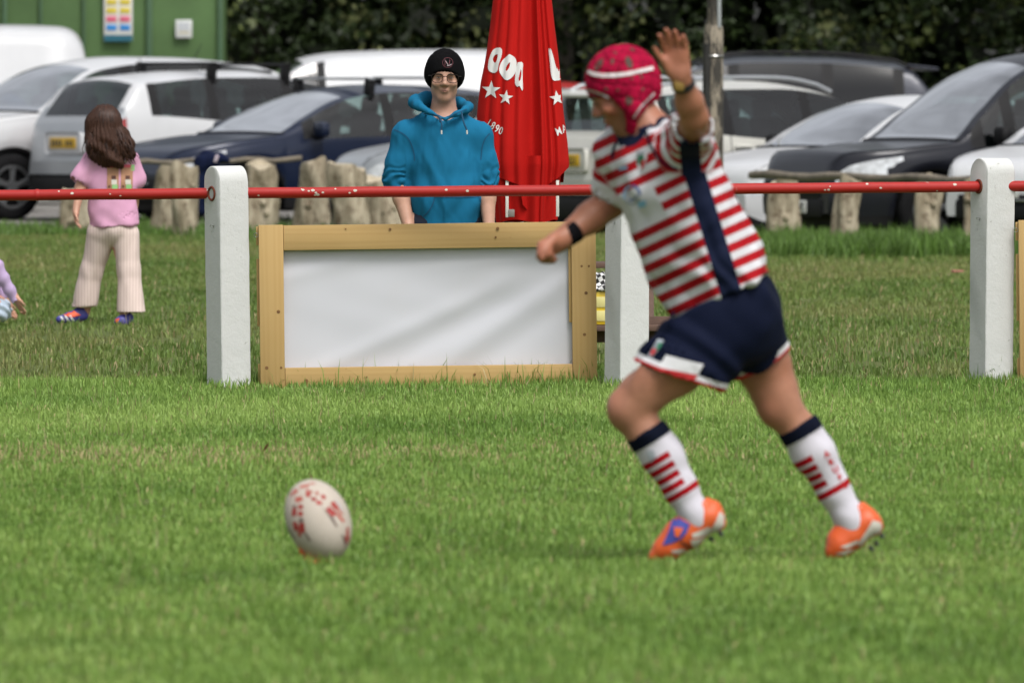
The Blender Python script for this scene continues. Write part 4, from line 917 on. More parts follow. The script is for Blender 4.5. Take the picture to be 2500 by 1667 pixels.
    for k, xf in enumerate(gaps[:3]):
        i = int(np.argmin(abs(xs - xf)))
        for sg in (1, -1):
            MB().tube([(V[i, j, 0], sg * (V[i, j, 1] + .0005), V[i, j, 2]) for j in range(1, NL + 1)], .0045, 5).build('shut_line', BLACK, t)
            if k: i2 = max(0, i - 4); MB().box((V[i2, NL - 1, 0] - .06, sg * (V[i2, NL - 1, 1] + .012), V[i2, NL - 1, 2] - .01), (.19, .03, .028), None, .01).build('door_handle', paint, t)
    i = int(np.argmin(abs(xs - ws0 + .01)))
    for sg in (1, -1): MB().tube([(V[ii, NL + NU, 0], sg * V[ii, NL + NU, 1], V[ii, NL + NU, 2] + .001) for ii in range(3, i, 3)], .004, 5).build('bonnet_line', BLACK, t)
    MB().tube([(V[i, j, 0] + .02, V[i, j, 1], V[i, j, 2] + .004) for j in range(NL + NU, rows + 1)] + [(V[i, j, 0] + .02, -V[i, j, 1], V[i, j, 2] + .004) for j in range(rows - 1, NL + NU - 1, -1)], .018, 6).build('wiper_cowl', BLACK, t)
    # wheels
    for xf in p['wheels']:
        for sy in (-1, 1):
            wx, wy, R = -L / 2 + xf * L, sy * (hw - .13), p['r']
            o = empty('wheel', (wx, wy, R)); o.parent = t; m = 26; prof = [(.62 * R, .10), (.72 * R, .115), (.93 * R, .112), (R, .085), (R, -.085), (.93 * R, -.11), (.6 * R, -.1)]; Vw = []; F = []
            for k in range(m):
                a = 2 * PI * k / m
                for rr, yy in prof: Vw.append((rr * math.cos(a), yy * sy, rr * math.sin(a)))
            q = len(prof)
            for k in range(m):
                for j in range(q - 1): F.append((k * q + j, k * q + j + 1, ((k + 1) % m) * q + j + 1, ((k + 1) % m) * q + j))
            mesh_obj('tyre', Vw, F, TYRE, o)
            b = MB(); b.ring((0, sy * .095, 0), .62 * R, .018, (0, 1, 0), 26, 6); b.tube([(0, sy * .06, 0), (0, sy * .11, 0)], .07, 12)
            for k in range(5):
                a = 2 * PI * k / 5 + .3
                for da in (-.12, .12): b.tube([(.05 * math.cos(a), sy * .095, .05 * math.sin(a)), (.61 * R * math.cos(a + da), sy * .10, .61 * R * math.sin(a + da))], [.022, .015], 6)
            b.build('rim', RIM, o)
            MB().tube([(0, sy * .03, 0), (0, sy * .05, 0)], .6 * R, 24).build('brake_disc', BLACK, o)
    MB().box((0, 0, p['sill'] + .06), (L * .93, Wd * .72, .18), None, .03).build('underbody', BLACK, t)
    for sy in (-1, 1):                                            # door mirrors
        b = MB(); x0 = -L / 2 + (ws0 + .075) * L; b.box((x0 - .02, sy * (hw + .10), zb + .07), (.11, .20, .15), None, .04); o = b.build('mirror', BLACK if paint is not NAVY_P else paint, t); MB().box((x0 + .02, sy * (hw + .0), zb + .0), (.06, .10, .05), None, .015).build('mirror_arm', BLACK, o)
    fz_ = float(np.interp(0, xs, belt)); x0 = -L / 2
    fw = float(w[0])
    MB().box((x0 - .004, 0, fz_ - .06), (.03, fw * 1.5, .11), None, .012).build('upper_grille', BLACK, t)
    MB().box((x0 - .004, 0, .36), (.03, fw * 1.6, .17), None, .02).build('lower_grille', BLACK, t)
    MB().box((x0 - .022, 0, fz_ - .055), (.012, fw * 1.2, .016), None, .004).build('grille_bar', CHROME, t)
    if plate_f is not None:
        o = MB().box((x0 - .030, 0, .52 if kind != 'mpv' else .37), (.012, .52, .112), None, .003).build('front_plate', PLATE_W, t); plate_text(o, plate_f, Vector((x0 - .0375, 0, .52 if kind != 'mpv' else .37)), -1)
    xr = L / 2
    if plate_r is not None:
        MB().box((xr + .004, 0, .80), (.03, .72, .22), None, .04).build('plate_recess', paint, t)
        o = MB().box((xr + .026, 0, .80), (.012, .52, .112), None, .003).build('rear_plate', PLATE_Y, t); plate_text(o, plate_r, Vector((xr + .0335, 0, .80)), 1)
        MB().box((xr + .012, 0, .36), (.05, Wd * .74, .24), None, .05).build('rear_bumper', clad or BLACK, t)
    zr = H
    if bars:
        for xf in bars:
            k = int(np.argmin(abs(xs - xf))); yy = float(wr[k]) - .02; zz = float(te[k]); xx = xf * L - L / 2
            o = MB().box((xx, 0, float(top[k]) + .075), (.07, 2 * yy + .16, .028), None, .01).build('roof_bar', bars_mat, t)
            for sy in (-1, 1): MB().box((xx, sy * (yy + .015), (zz + float(top[k]) + .07) / 2 + .0), (.10, .075, float(top[k]) - zz + .10), Matrix.Rotation(-sy * .18, 3, 'X'), .018).build('bar_foot', BLACK, o)
            for sy in (-1, 1): MB().box((xx, sy * (yy + .055), zz - .03), (.05, .015, .12), Matrix.Rotation(-sy * .38, 3, 'X'), .005).build('bar_clamp', BLACK, o)
    if rails_:
        for sy in (-1, 1):
            pts = []; 
            for xf in np.linspace(.42, .90, 15): k = int(np.argmin(abs(xs - xf))); pts.append((xf * L - L / 2, sy * (float(wr[k]) - .06), float(te[k]) + .055 + .055 * max(0, math.sin(PI * min(1, max(0, (xf - .42) / .48)))) ** .35))
            MB().tube(pts, .018, 8).build('roof_rail', BLACK if paint is not CREAM_P else SILVER_P, t)
    if spoiler:
        k = int(np.argmin(abs(xs - rw0))); MB().box((rw0 * L - L / 2 + .12, 0, float(top[k]) - .02), (.34, 2 * float(wr[k]) * .97, .035), Matrix.Rotation(.12, 3, 'Y'), .012).build('rear_spoiler', paint, t)
    MB().tube([(L * .28, 0, float(np.interp(.78, xs, top)) - .01), (L * .28 + .10, 0, float(np.interp(.78, xs, top)) + .16)], [.007, .003], 6).build('aerial', BLACK, t)
    return tag(t, label, cat)
bars_mat = BLACK
def plate_text(o, txt, c, sgn):
    """characters; '_' leaves an unreadable dark smear as in the blurred photograph"""
    n = max(1, len(txt)); w_ = .46 / n
    for k, ch in enumerate(txt):
        y = (-.23 + w_ * (k + .5)) * (-1 if sgn < 0 else 1)
        if ch == ' ': continue
        if ch == '_': MB().box((c.x, y, c.z), (.002, w_ * .55, .062), None, 0).build('plate_smear', INK, o); continue
        V, F = text_shape(ch, .105, .002)
        mesh_obj('plate_letter', [(c.x + .002 * sgn, y + vx * (1 if sgn > 0 else -1), c.z - .038 + vy) for vx, vy in V], [f if sgn > 0 else f[::-1] for f in F], INK, o, False)

car('parked_suv', 'white car at the far left, front wheel behind the tailgate greyed for shade', 'car', 'suv', 4.6, 1.86, 1.68, WHITE_P, 214, 236, 33, plate_f='')
car('parked_suv', 'white car with roof bars, dark bumper and yellow rear plate', 'car', 'suv', 4.4, 1.82, 1.54, WHITE_P, 611, 238, 212, clad=BLACK, bars=(.50, .70), plate_r='____ ___', lower=3, gate=SILVER_P)  # white car: silver on the tailgate stands in for shade on its rear
bars_mat = SILVER_P
car('parked_estate_car', 'navy car facing left with roof bars, behind the stumps', 'car', 'hatch', 4.5, 1.82, 1.40, NAVY_P, 815, 249, 30, bars=(.50, .70), plate_f='')
car('parked_van', 'large white van behind the cars, in front of the green container', 'van', 'van', 5.0, 1.95, 2.06, WHITE_P, -322, 213, 2)
car('parked_van', 'white van with tall rounded roof behind the man in the beanie', 'van', 'van', 4.5, 1.85, 1.78, WHITE_P, 845, 212, 10)
car('parked_hatchback', 'blue car glimpsed at the left edge below the white van', 'car', 'hatch', 4.0, 1.75, 1.48, BLUE_P, -330, 224, 4)
car('parked_hatchback', 'silver bonnet just left of the hoodie man, rest of car hidden', 'car', 'hatch', 4.1, 1.76, 1.36, SILVER_P, 1345, 254, 15)
car('parked_suv', 'creamy white car with yellow rear plate behind player and parasol', 'car', 'suv', 4.35, 1.82, 1.54, CREAM_P, 1860, 259, 212, z=-.10, plate_r='_____GI', spoiler=True, back_glass=None, rails_=True)
car('parked_suv', 'dark grey tall car with roof rails and tail spoiler, by the trees', 'car', 'suv', 4.9, 1.95, 1.70, SLATE_P, 1770, 222, 5, rails_=True, spoiler=True, back_glass=PRIV)
car('parked_suv', 'white car behind the wooden pole, only its windscreen showing', 'car', 'suv', 4.4, 1.8, 1.69, WHITE_P, 1762, 202, 20)
car('parked_hatchback', 'red car roof glimpsed between the parasol and the player', 'car', 'hatch', 4.0, 1.75, 1.42, RED_P, 1190, 205, 5)
car('parked_hatchback', 'white car facing left between the player and the dark van', 'car', 'hatch', 4.0, 1.76, 1.42, WHITE_P, 2172, 263, 33, z=-.11)
car('parked_van', 'dark grey van facing left with large headlight, by the right post', 'van', 'mpv', 4.8, 1.9, 1.78, GREY_P, 2514, 270, 27, z=-.05, plate_f='____DWT')
car('parked_hatchback', 'white car front low at the right edge, behind the right post', 'car', 'hatch', 4.0, 1.75, 1.40, WHITE_P, 2772, 273, 50, z=-.05, plate_f='C______')
car('parked_hatchback', 'pale car roof glimpsed above the dark van near the trees', 'car', 'hatch', 4.1, 1.75, 1.45, SILVER_P, 2560, 215, 4)
# ================================================================ people
def merge(a, b, k=0.0):
    if k > 0:
        hh = np.maximum(k - np.abs(a.F - b.F), 0) / k; a.F = np.minimum(a.F, b.F) - hh * hh * k / 4
    else: a.F = np.minimum(a.F, b.F)
    return a
skin_m = Mat('skin'); sa = skin_m.attr('Col', 'Color'); skin_m.set(col=skin_m.mix(1.0, sa, (skin_m.noise(26, 5, rough=.65) * .5 + skin_m.noise(7, 3) * .5) * .9 + .55, 'MULTIPLY'), rough=.48, spec=.4, sss=.06); skin_m.b.inputs['Subsurface Radius'].default_value = (.008, .003, .0015)
skin_m.bump(skin_m.noise(120, 3), .15, .002); SKIN = skin_m.m
def cloth_mat(name, col, var=.1, rough=.9, vs=12): return simple(name, col, rough, var, vs, .15, 350, .0015, spec=.08)
def obj_from(name, f, mat, parent=None, smooth=2, loc=None, wr=None, cols=None):
    V, Fc = f.mesh(smooth)
    if wr is not None: V = V + normals(V, Fc) * wr(V)[:, None]
    o = big_mesh(name, V, Fc, mat, parent, True, cols(V) if cols else None)
    if loc is not None: o.location = loc
    return o, V, Fc
def n_(v): v = np.array(v, float); return v / np.linalg.norm(v)
def head(f, C, fw, up, sc=1.0, ears=True):
    """skull, brow, nose, lips, chin, ears; returns a function from head axes (forward, left, up) to space"""
    fw, up = n_(fw), n_(up); lf = np.cross(up, fw); R = [fw, lf, up]; C = np.array(C, float)
    at = lambda a, b, c: C + sc * (a * fw + b * lf + c * up); s = lambda *r: [x * sc for x in r]
    f.ell(at(-.012, 0, .035), s(.098, .076, .088), R, .02 * sc); f.ell(at(.022, 0, -.02), s(.068, .062, .082), R, .03 * sc)
    f.cone(at(.030, 0, -.075), at(.052, 0, -.100), .042 * sc, .023 * sc, .03 * sc); f.cone(at(.0, .040, -.055), at(.05, .012, -.098), .020 * sc, .018 * sc, .03 * sc); f.cone(at(.0, -.040, -.055), at(.05, -.012, -.098), .020 * sc, .018 * sc, .03 * sc)
    f.cone(at(.074, -.032, .022), at(.074, .032, .022), .014 * sc, .014 * sc, .02 * sc)
    for sg in (-1, 1):
        f.ell(at(.094, sg * .031, .000), s(.017, .019, .011), R, .012 * sc, 'sub'); f.ell(at(.070, sg * .045, -.030), s(.022, .02, .018), R, .02 * sc); f.ell(at(.080, sg * .031, -.0005), s(.0115, .0125, .0115), R, .003 * sc)
        if ears: f.ell(at(-.008, sg * .078, -.005), s(.017, .009, .031), R, .008 * sc)
    f.cone(at(.084, 0, .012), at(.108, 0, -.028), .0085 * sc, .013 * sc, .012 * sc)
    for sg in (-1, 1): f.ell(at(.096, sg * .0125, -.034), s(.012, .009, .008), R, .008 * sc)
    f.ell(at(.083, 0, -.060), s(.014, .021, .006), R, .010 * sc); f.ell(at(.081, 0, -.070), s(.014, .018, .0065), R, .010 * sc); f.ell(at(.102, 0, -.0652), s(.012, .019, .0012), R, .003 * sc, 'sub')
    return at, R
def face_cols(V, at, skin, lip=None, stub=None, stub_f=.5, cheek=True):
    c = np.tile(np.array(skin, float), (len(V), 1))
    def blob(p, r, col, k):
        d = np.linalg.norm(V - p, axis=1); w_ = (np.exp(-(d / r) ** 2) * k)[:, None]; return c + (np.array(col) - c) * w_
    if stub is not None:
        for p, r in ((at(.06, 0, -.10), .05), (at(.085, 0, -.048), .018), (at(.03, .055, -.075), .035), (at(.03, -.055, -.075), .035)): c = blob(p, r, stub, stub_f)
    if cheek: 
        for sg in (-1, 1): c = blob(at(.075, sg * .045, -.03), .03, (skin[0] * 1.05, skin[1] * .72, skin[2] * .68), .55)
        c = blob(at(.112, 0, -.03), .018, (skin[0] * 1.02, skin[1] * .74, skin[2] * .7), .5)
    if lip is not None:
        for y in (-.008, 0, .008): c = blob(at(.096, y, -.0655), .009, lip, .6)
    return c
def hand(f, wrist, d, nrm, thumb, size=1.0, curl=.25, spread=.12, k=.008, tu=0.0):
    """five fingers: d points from the wrist along the fingers, nrm out of the palm, thumb towards the thumb side"""
    d, nrm = n_(d), n_(nrm); th = n_(np.array(thumb) - d * np.dot(thumb, d)); w_ = np.array(wrist, float); q = size
    f.cone(w_, w_ + d * .03 * q, .026 * q, .028 * q, .02, (nrm, .75)); 
    for t_ in (-.026, -.009, .009, .026): f.cone(w_ + d * .025 * q + th * t_ * .7 * q, w_ + d * .085 * q + th * t_ * q, .016 * q, .0125 * q, .012)
    L = (.060, .075, .082, .072)
    for i, t_ in enumerate((-.030, -.0105, .0105, .030)):
        b = w_ + d * (.086 + .004 * (1.5 - abs(i - 1.7))) * q + th * t_ * q; dd = n_(d + th * spread * (i - 1.5) * .8); p = b; ang = 0; l = L[i] * q
        for j, (fr, r0, r1) in enumerate(((.45, .0098, .0090), (.31, .0090, .0083), (.24, .0083, .0066))):
            ang += curl * (1.0 + .25 * j); v = dd * math.cos(ang) + nrm * math.sin(ang); e = p + v * l * fr; f.cone(p, e, r0 * q, r1 * q, .004); p = e
    b = w_ + d * .022 * q + th * .024 * q + nrm * .006 * q; e = b + n_(d * (.62 + tu) + th * (.75 - tu * .7) + nrm * .25) * (.045 + .012 * tu) * q; f.cone(b, e, .017 * q, .0125 * q, .014); e2 = e + n_(d * .85 + th * .45 + nrm * (.2 + curl * .4)) * .034 * q; f.cone(e, e2, .0118 * q, .0100 * q, .004); e3 = e2 + n_(d * .95 + th * .15 + nrm * (.2 + curl)) * .024 * q; f.cone(e2, e3, .0100 * q, .0080 * q, .003)

# ---------------------------------------------------------------- the player about to kick
def player():
    S = 780.0; U0, V0 = 1800.0, 1373.0; Y = D(S); root = Vector((P(U0, 0, Y).x, Y, 0))
    q = lambda u, v, y=0.0: np.array([(u - U0) / S, y, (V0 - v) / S])
    lo, hi = (-.72, -.85, -.03), (.56, .42, 1.75)
    fwd = n_((-.80, -.60, 0)); lat = np.array([.60, -.80, 0.0])
    skin_c = (.355, .150, .090)
    # --- body, one skin
    f = SDF(lo, hi, .0075)
    f.chain([q(1765, 800, -.09), q(1655, 893, -.10), q(1562, 962, -.11), q(1533, 998, -.11), q(1576, 1058, -.11), q(1618, 1112, -.10), q(1662, 1192, -.10), q(1694, 1248, -.10)], [.080, .083, .066, .059, .053, .055, .042, .036], .03)
    f.ell(q(1508, 986, -.118), (.032, .034, .042), None, .02); f.ell(q(1598, 905, -.165), (.085, .03, .05), [n_((-.77, 0, -.63)), (0, 1, 0), n_((-.63, 0, .77))], .03)
    f.chain([q(1815, 800, .09), q(1862, 885, .11), q(1893, 960, .12), q(1908, 1000, .12), q(1957, 1057, .13), q(1990, 1110, .14), q(2040, 1200, .15), q(2078, 1268, .15)], [.082, .084, .069, .061, .054, .056, .042, .036], .03)
    f.ell(q(1885, 1000, .11), (.036, .04, .046), None, .03)
    f.ell(q(1785, 760), (.12, .12, .11), None, .05); f.chain([q(1770, 730), q(1690, 580), q(1640, 450), q(1605, 365)], [.125, .122, .12, .09], .05, (lat, 1.3))
    f.chain([q(1602, 375), q(1580, 318), q(1552, 265)], [.085, .062, .058], .04)
    f.cone(q(1672, 358, -.14), q(1522, 368, .14), .062, .062, .04)
    sh = q(1684, 352, -.17); el = q(1692, 287, -.42); wr = q(1657, 187, -.53)
    f.chain([sh, (sh + el) / 2, el], [.056, .050, .043], .03); f.chain([el, el * .6 + wr * .4, wr], [.044, .042, .027], .02)
    fs, fe, fwr = q(1520, 372, .15), q(1490, 498, .20), q(1372, 586, .10)
    f.chain([fs, (fs + fe) / 2, fe], [.062, .056, .050], .03); f.chain([fe, fe * .62 + fwr * .38, fwr], [.051, .049, .031], .02, None)
    # raised hand: open palm to the front, thumb on the left
    up_ = n_(q(1634, 60, -.56) - wr); hand(f, wr - up_ * .012, up_, n_((-.25, -.95, .1)), n_((-.93, .2, -.1)), .98, .20, .09, tu=.45)
    # low hand: loose fist
    fd = n_(q(1298, 628, .05) - fwr); fn = n_((.25, -.45, -.86)); ft = n_((-.2, -.9, .35)); w0 = fwr - fd * .004
    f.cone(w0, w0 + fd * .035, .029, .033, .02)
    for i, t_ in enumerate((-.030, -.010, .010, .030)):
        b0 = w0 + fd * .028 + ft * t_ * .8; kn = w0 + fd * (.083 - .006 * abs(i - 1.6)) + ft * t_ + np.array([0, 0, .006]); f.cone(b0, kn, .018, .0145, .014)
        p1_ = kn + n_(fd * .55 + fn * .85) * .036; p2_ = p1_ + n_(fn * .55 - fd * .9) * .030; p3_2 = p2_ + n_(-fd * .75 - fn * .35) * .016
        f.cone(kn, p1_, .0125, .0112, .005); f.cone(p1_, p2_, .0112, .0102, .004); f.cone(p2_, p3_2, .0102, .009, .004)
    tb0 = w0 + fd * .03 + ft * .032; tb1 = w0 + fd * .066 + ft * .043 + fn * .022; tb2 = w0 + fd * .088 + ft * .034 + fn * .042; f.cone(tb0, tb1, .016, .0125, .01); f.cone(tb1, tb2, .0122, .0095, .004)
    hc = q(1520, 221, .0); hf = n_((-.885, -.13, -.44)); hu = n_((-.43, -.05, .90)); hu = n_(hu - hf * np.dot(hf, hu))
    at, HR = head(f, hc, hf, hu, 1.02)
    V, Fc = f.mesh(2); limb = np.clip((np.linalg.norm(V - hc, axis=1) - .2) / .1, 0, 1); V = V + normals(V, Fc) * (limb * (.0028 * noise3(V, 4.5, 91, 2)))[:, None]
    cols = face_cols(V, at, skin_c, (.32, .10, .085), (.14, .070, .042), .75)
    for p, r in ((q(1500, 985, -.13), .05), (q(1880, 995, .07), .05)): w_ = np.exp(-(np.linalg.norm(V - p, axis=1) / r) ** 2)[:, None] * .7; cols += (np.array((.40, .115, .07)) - cols) * w_
    for p, r in ((q(1625, 90, -.55), .10), (q(1310, 625, .06), .07)): w_ = np.exp(-(np.linalg.norm(V - p, axis=1) / r) ** 2)[:, None] * .6; cols += (np.array((.46, .16, .10)) - cols) * w_
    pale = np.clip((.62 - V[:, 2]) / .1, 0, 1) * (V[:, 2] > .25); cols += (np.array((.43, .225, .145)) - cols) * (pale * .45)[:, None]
    body = big_mesh('person', V, Fc, SKIN, None, True, cols); body.location = root
    tag(body, 'striped-shirt player in red scrum cap running left to kick the ball', 'person')
    eye_m = simple('eye_dark', (.05, .035, .03), .25, 0); brow_m = simple('brow_hair', (.06, .032, .018), .9, .3, 80)
    for sg in (-1, 1):
        MB().tube([at(.0945, sg * .021, -.001), at(.098, sg * .031, .0005), at(.0925, sg * .041, -.001)], [.002, .0042, .002], 8).build('eye', eye_m, body)
        MB().tube([at(.098, sg * .014, .018), at(.099, sg * .030, .024), at(.086, sg * .046, .019)], [.003, .005, .0025], 7).build('eyebrow', brow_m, body)
    # --- shirt
    g = SDF(lo, hi, .0075)
    ax = [(1772, 742, .138), (1752, 700, .150), (1716, 630, .150), (1669, 531, .146), (1634, 440, .138), (1612, 380, .112)]
    for a, b in zip(ax[:-1], ax[1:]): g.cone(q(a[0], a[1]), q(b[0], b[1]), a[2], b[2], .05, (lat, 1.36))
    g.cone(q(1664, 366, -.12), q(1530, 376, .12), .078, .078, .06); g.cone(q(1607, 372), q(1588, 336), .10, .078, .04)
    sle = np.array(sh) * .36 + np.array(el) * .64
    g.cone(q(1672, 362, -.13), sle, .082, .064, .05); g.cone(q(1522, 376, .14), fs * .30 + fe * .70, .088, .072, .05)
    n1 = n_(np.array(el) - np.array(sh)); h2 = SDF(lo, hi, .0075)                     # hollow cuffs, hem and neck
    g.cone(sle - n1 * .02, sle + n1 * .2, .0565, .0565, .0, None, 'sub'); n2 = n_(fe - fs); se = fs * .30 + fe * .70; g.cone(se - n2 * .02, se + n2 * .2, .063, .063, 0, None, 'sub')
    axd = n_(q(1634, 440) - q(1752, 700)); hemn = -axd
    g.plane(q(1768, 722) , hemn + np.array([0, 0, .0])); g.cone(q(1590, 345), q(1560, 275), .066, .075, 0, None, 'sub')
    V, Fc = g.mesh(2)
    N = normals(V, Fc); wr_ = .008 * noise3(V, 3.2, 61, 3) + .0045 * np.sin(((V - q(1700, 420)) @ n_((.75, .2, .62))) * 60 + 3 * noise3(V, 3, 44)); along = (V - q(1752, 700)) @ axd; wr_ += .007 * np.sin(along * 38 + 6 * V[:, 0] + 3 * noise3(V, 2.5, 5)) * np.exp(-((along) / .18) ** 2)
    arm_t = (V - sle) @ n1; near_arm = (arm_t > -.20) & (np.linalg.norm(np.cross(V - sle, n1), axis=1) < .112) & (V[:, 1] < -.125) & (V[:, 2] > q(0, 418)[2])
    wr_ += np.where(near_arm, .004 * np.sin(np.arctan2((V - sle)[:, 2], (V - sle)[:, 0]) * 5), 0); V = V + N * wr_[:, None]
    perp = n_(np.array([axd[2], 0, -axd[0]])); su = (V - q(1768, 722)) @ axd; sp = (V - q(1768, 722)) @ perp
    # stripes bow up towards the sides a little, follow the sleeve on the arms
    far_arm = (V[:, 1] > .10) & (((V - fs) @ n2) > .06) & (np.linalg.norm(np.cross(V - fs, n2), axis=1) < .10)
    stripe = su + .03 * np.abs(sp - .03) ; stripe = np.where(near_arm, .30 + arm_t * 1.0, stripe); stripe = np.where(far_arm, (V - fs) @ n2, stripe)
    ne = np.linalg.norm(np.cross(V - q(1590, 345), n_(q(1560, 275) - q(1590, 345))), axis=1); ne = np.where((V - q(1590, 345)) @ n_(q(1560, 275) - q(1590, 345)) > -.05, ne, 1.0)
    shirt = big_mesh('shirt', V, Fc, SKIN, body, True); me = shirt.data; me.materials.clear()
    isl = np.where(near_arm | far_arm, 1.0, 0.0); cuff = np.where(far_arm, (V - se) @ n2, -1.0); yside = np.where(V[:, 1] < .02, 1.0, -1.0)
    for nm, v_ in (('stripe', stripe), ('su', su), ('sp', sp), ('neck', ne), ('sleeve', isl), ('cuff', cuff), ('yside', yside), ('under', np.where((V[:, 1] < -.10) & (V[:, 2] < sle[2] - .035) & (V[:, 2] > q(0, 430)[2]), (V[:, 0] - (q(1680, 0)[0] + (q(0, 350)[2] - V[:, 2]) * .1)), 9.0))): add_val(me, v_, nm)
    m = Mat('striped_shirt'); A = m.attr; st = ((A('stripe') * (1 / .0515) + .70).frac()) < .53
    blank = (A('su') > .30) * (A('su') < .425) * (A('sp') < -.062) * (A('sleeve') < .5)
    pan = ((A('sp') - (A('su') * .13 + .022)).abs() < .034) * (A('yside') > 0) * (A('sleeve') < .5) * (A('su') < .47)
    col_ = A('neck') < .098
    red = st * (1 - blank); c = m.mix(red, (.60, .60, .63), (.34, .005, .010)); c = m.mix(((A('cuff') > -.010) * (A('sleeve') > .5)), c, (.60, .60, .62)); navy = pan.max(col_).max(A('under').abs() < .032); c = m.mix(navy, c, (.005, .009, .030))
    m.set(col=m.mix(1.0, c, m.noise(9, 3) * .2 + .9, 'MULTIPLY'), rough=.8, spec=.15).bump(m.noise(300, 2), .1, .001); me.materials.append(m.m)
    cam_d_ = (0, 1, 0); X1, Z1 = (1, 0, 0), (0, 0, 1)
    def px(pts, k, ou, ov): return [((ou + x / k - U0) / S, (V0 - (ov + y / k)) / S) for x, y in pts]
    nav = simple('navy_trim', (.005, .009, .030), .8, .1, spec=.1); wht = simple('white_print_cloth', (.66, .66, .68), .75, .05); redp = simple('red_print', (.46, .012, .016), .7, .08); grn = simple('green_print', (.03, .16, .09), .7, .2); lbl = simple('light_blue_print', (.22, .45, .68), .7, .1); blu = simple('blue_print', (.03, .10, .30), .7, .2); gry = simple('grey_print', (.33, .36, .40), .7, .3, 60)
    def dec(nm, pts, mat, tgt, k=3.136, ou=1250, ov=0, off=.003): 
        return decal(nm, px(pts, k, ou, ov), [tuple(range(len(pts)))], tgt, (0, 0, 0), X1, Z1, cam_d_, mat, tgt, off, .008)
    def rib(nm, pts, wd, mat, tgt, k=3.136, ou=1250, ov=0, off=.004): return ribbon(nm, [tuple(v) for v in spline(px(pts, k, ou, ov), 6)], wd, tgt, (0, 0, 0), X1, Z1, cam_d_, mat, tgt, off)
    rib('raglan_piping', [(1015, 985), (1045, 1080), (1090, 1170), (1165, 1255), (1265, 1295)], .007, nav, shirt)
    rib('raglan_piping', [(800, 1085), (775, 1150), (765, 1215)], .008, nav, shirt)
    dec('club_badge', [(950, 1150), (1020, 1140), (1030, 1200), (1005, 1290), (985, 1320), (955, 1260)], wht, shirt)
    dec('badge_shield', [(955, 1195), (1005, 1180), (1008, 1225), (985, 1270), (960, 1250)], grn, shirt, off=.005); dec('badge_crown', [(955, 1155), (1010, 1150), (1012, 1175), (957, 1190)], gry, shirt, off=.005); dec('badge_rose', [(985, 1235), (1015, 1215), (1008, 1275), (988, 1300)], redp, shirt, off=.006)
    dec('maker_mark', [(815, 1282), (880, 1270), (882, 1292), (818, 1304)], lbl, shirt)
    # round sponsor mark: broken rings in greys and blues, pale block beside it
    for a0, a1, r0, r1, mt in ((.3, 2.6, 62, 80, gry), (2.7, 4.6, 60, 76, lbl), (4.8, 6.3, 64, 80, blu), (.0, 2.2, 34, 46, blu), (2.6, 4.4, 32, 44, gry)):
        pts = [(915 + r * math.cos(a) * .85, 1490 + r * math.sin(a)) for r, aa in ((r1, np.linspace(a0, a1, 8)), (r0, np.linspace(a1, a0, 8))) for a in aa]; pts = pts
        V2 = px(pts, 3.136, 1250, 0); decal('sponsor_mark', V2, [(i, i + 1, 14 - i, 15 - i) for i in range(7)], shirt, (0, 0, 0), X1, Z1, cam_d_, mt, shirt, .003, .01)
    dec('sponsor_block', [(960, 1545), (1020, 1530), (1022, 1580), (965, 1590)], lbl, shirt)
    # --- shorts
    a_ = SDF(lo, hi, .0075); b_ = SDF(lo, hi, .0075)
    hipn, hemn_ = q(1772, 775, -.07), q(1656, 918, -.10); dn = n_(hemn_ - hipn); hnn = n_((-.33, .05, -.94)); a_.cone(hipn, hemn_ + dn * .10, .138, .150, .04, ((0, 1, 0), .86)); a_.plane(hemn_, hnn); a_.cone(hemn_ - dn * .03, hemn_ + dn * .14, .136, .138, 0, ((0, 1, 0), .86), 'sub')
    hipf, hemf = q(1812, 775, .07), q(1858, 893, .10); df = n_(hemf - hipf); b_.cone(hipf, hemf + df * .05, .128, .100, .04); b_.plane(hemf, n_(df + np.array([.12, 0, 0]))); b_.cone(hemf - df * .04, hemf + df * .1, .09, .092, 0, None, 'sub')
    merge(a_, b_, .03); a_.cone(q(1776, 735), q(1795, 790), .147, .138, .05, ((0, 1, 0), 1.15)); a_.plane(q(1771, 716), axd + np.array([.0, 0, 0]))
    V, Fc = a_.mesh(2); N = normals(V, Fc); V = V + N * (.006 * noise3(V, 3, 77, 2) + .006 * np.sin(((V - q(1780, 800)) @ n_((.5, .2, .9))) * 42 + 4 * noise3(V, 2, 9)))[:, None] * .8
    tr_n = (hemn_ - V) @ hnn; tr_f = (hemf - V) @ n_(df + np.array([.12, 0, 0]))
    is_n = np.linalg.norm(np.cross(V - hipn, dn), axis=1) < .17; hem = np.where((V[:, 1] < .0) & is_n, tr_n, np.where(V[:, 1] >= 0.0, tr_f, .2)); hem = np.where(V[:, 2] > .70, .2, hem)
    shorts = big_mesh('shorts', V, Fc, SKIN, body, True); me = shorts.data; me.materials.clear(); add_val(me, hem, 'hem')
    m = Mat('navy_shorts'); A = m.attr; c = m.mix((A('hem') < .032), (.0045, .0075, .024), (.62, .62, .64)); c = m.mix((A('hem') < .0155), c, (.48, .014, .018)); m.set(col=m.mix(1.0, c, m.noise(8, 4) * .3 + .85, 'MULTIPLY'), rough=.8, spec=.10).bump(m.noise(300, 2), .1, .001); me.materials.append(m.m)
    K2 = dict(k=3.074, ou=1250, ov=450)
    dec('side_flash', [(1150, 1268), (1432, 1340), (1390, 1418), (1094, 1362)], wht, shorts, off=.004, **K2); dec('side_flash', [(1094, 1362), (1390, 1418), (1345, 1488), (1066, 1412)], redp, shorts, off=.004, **K2)
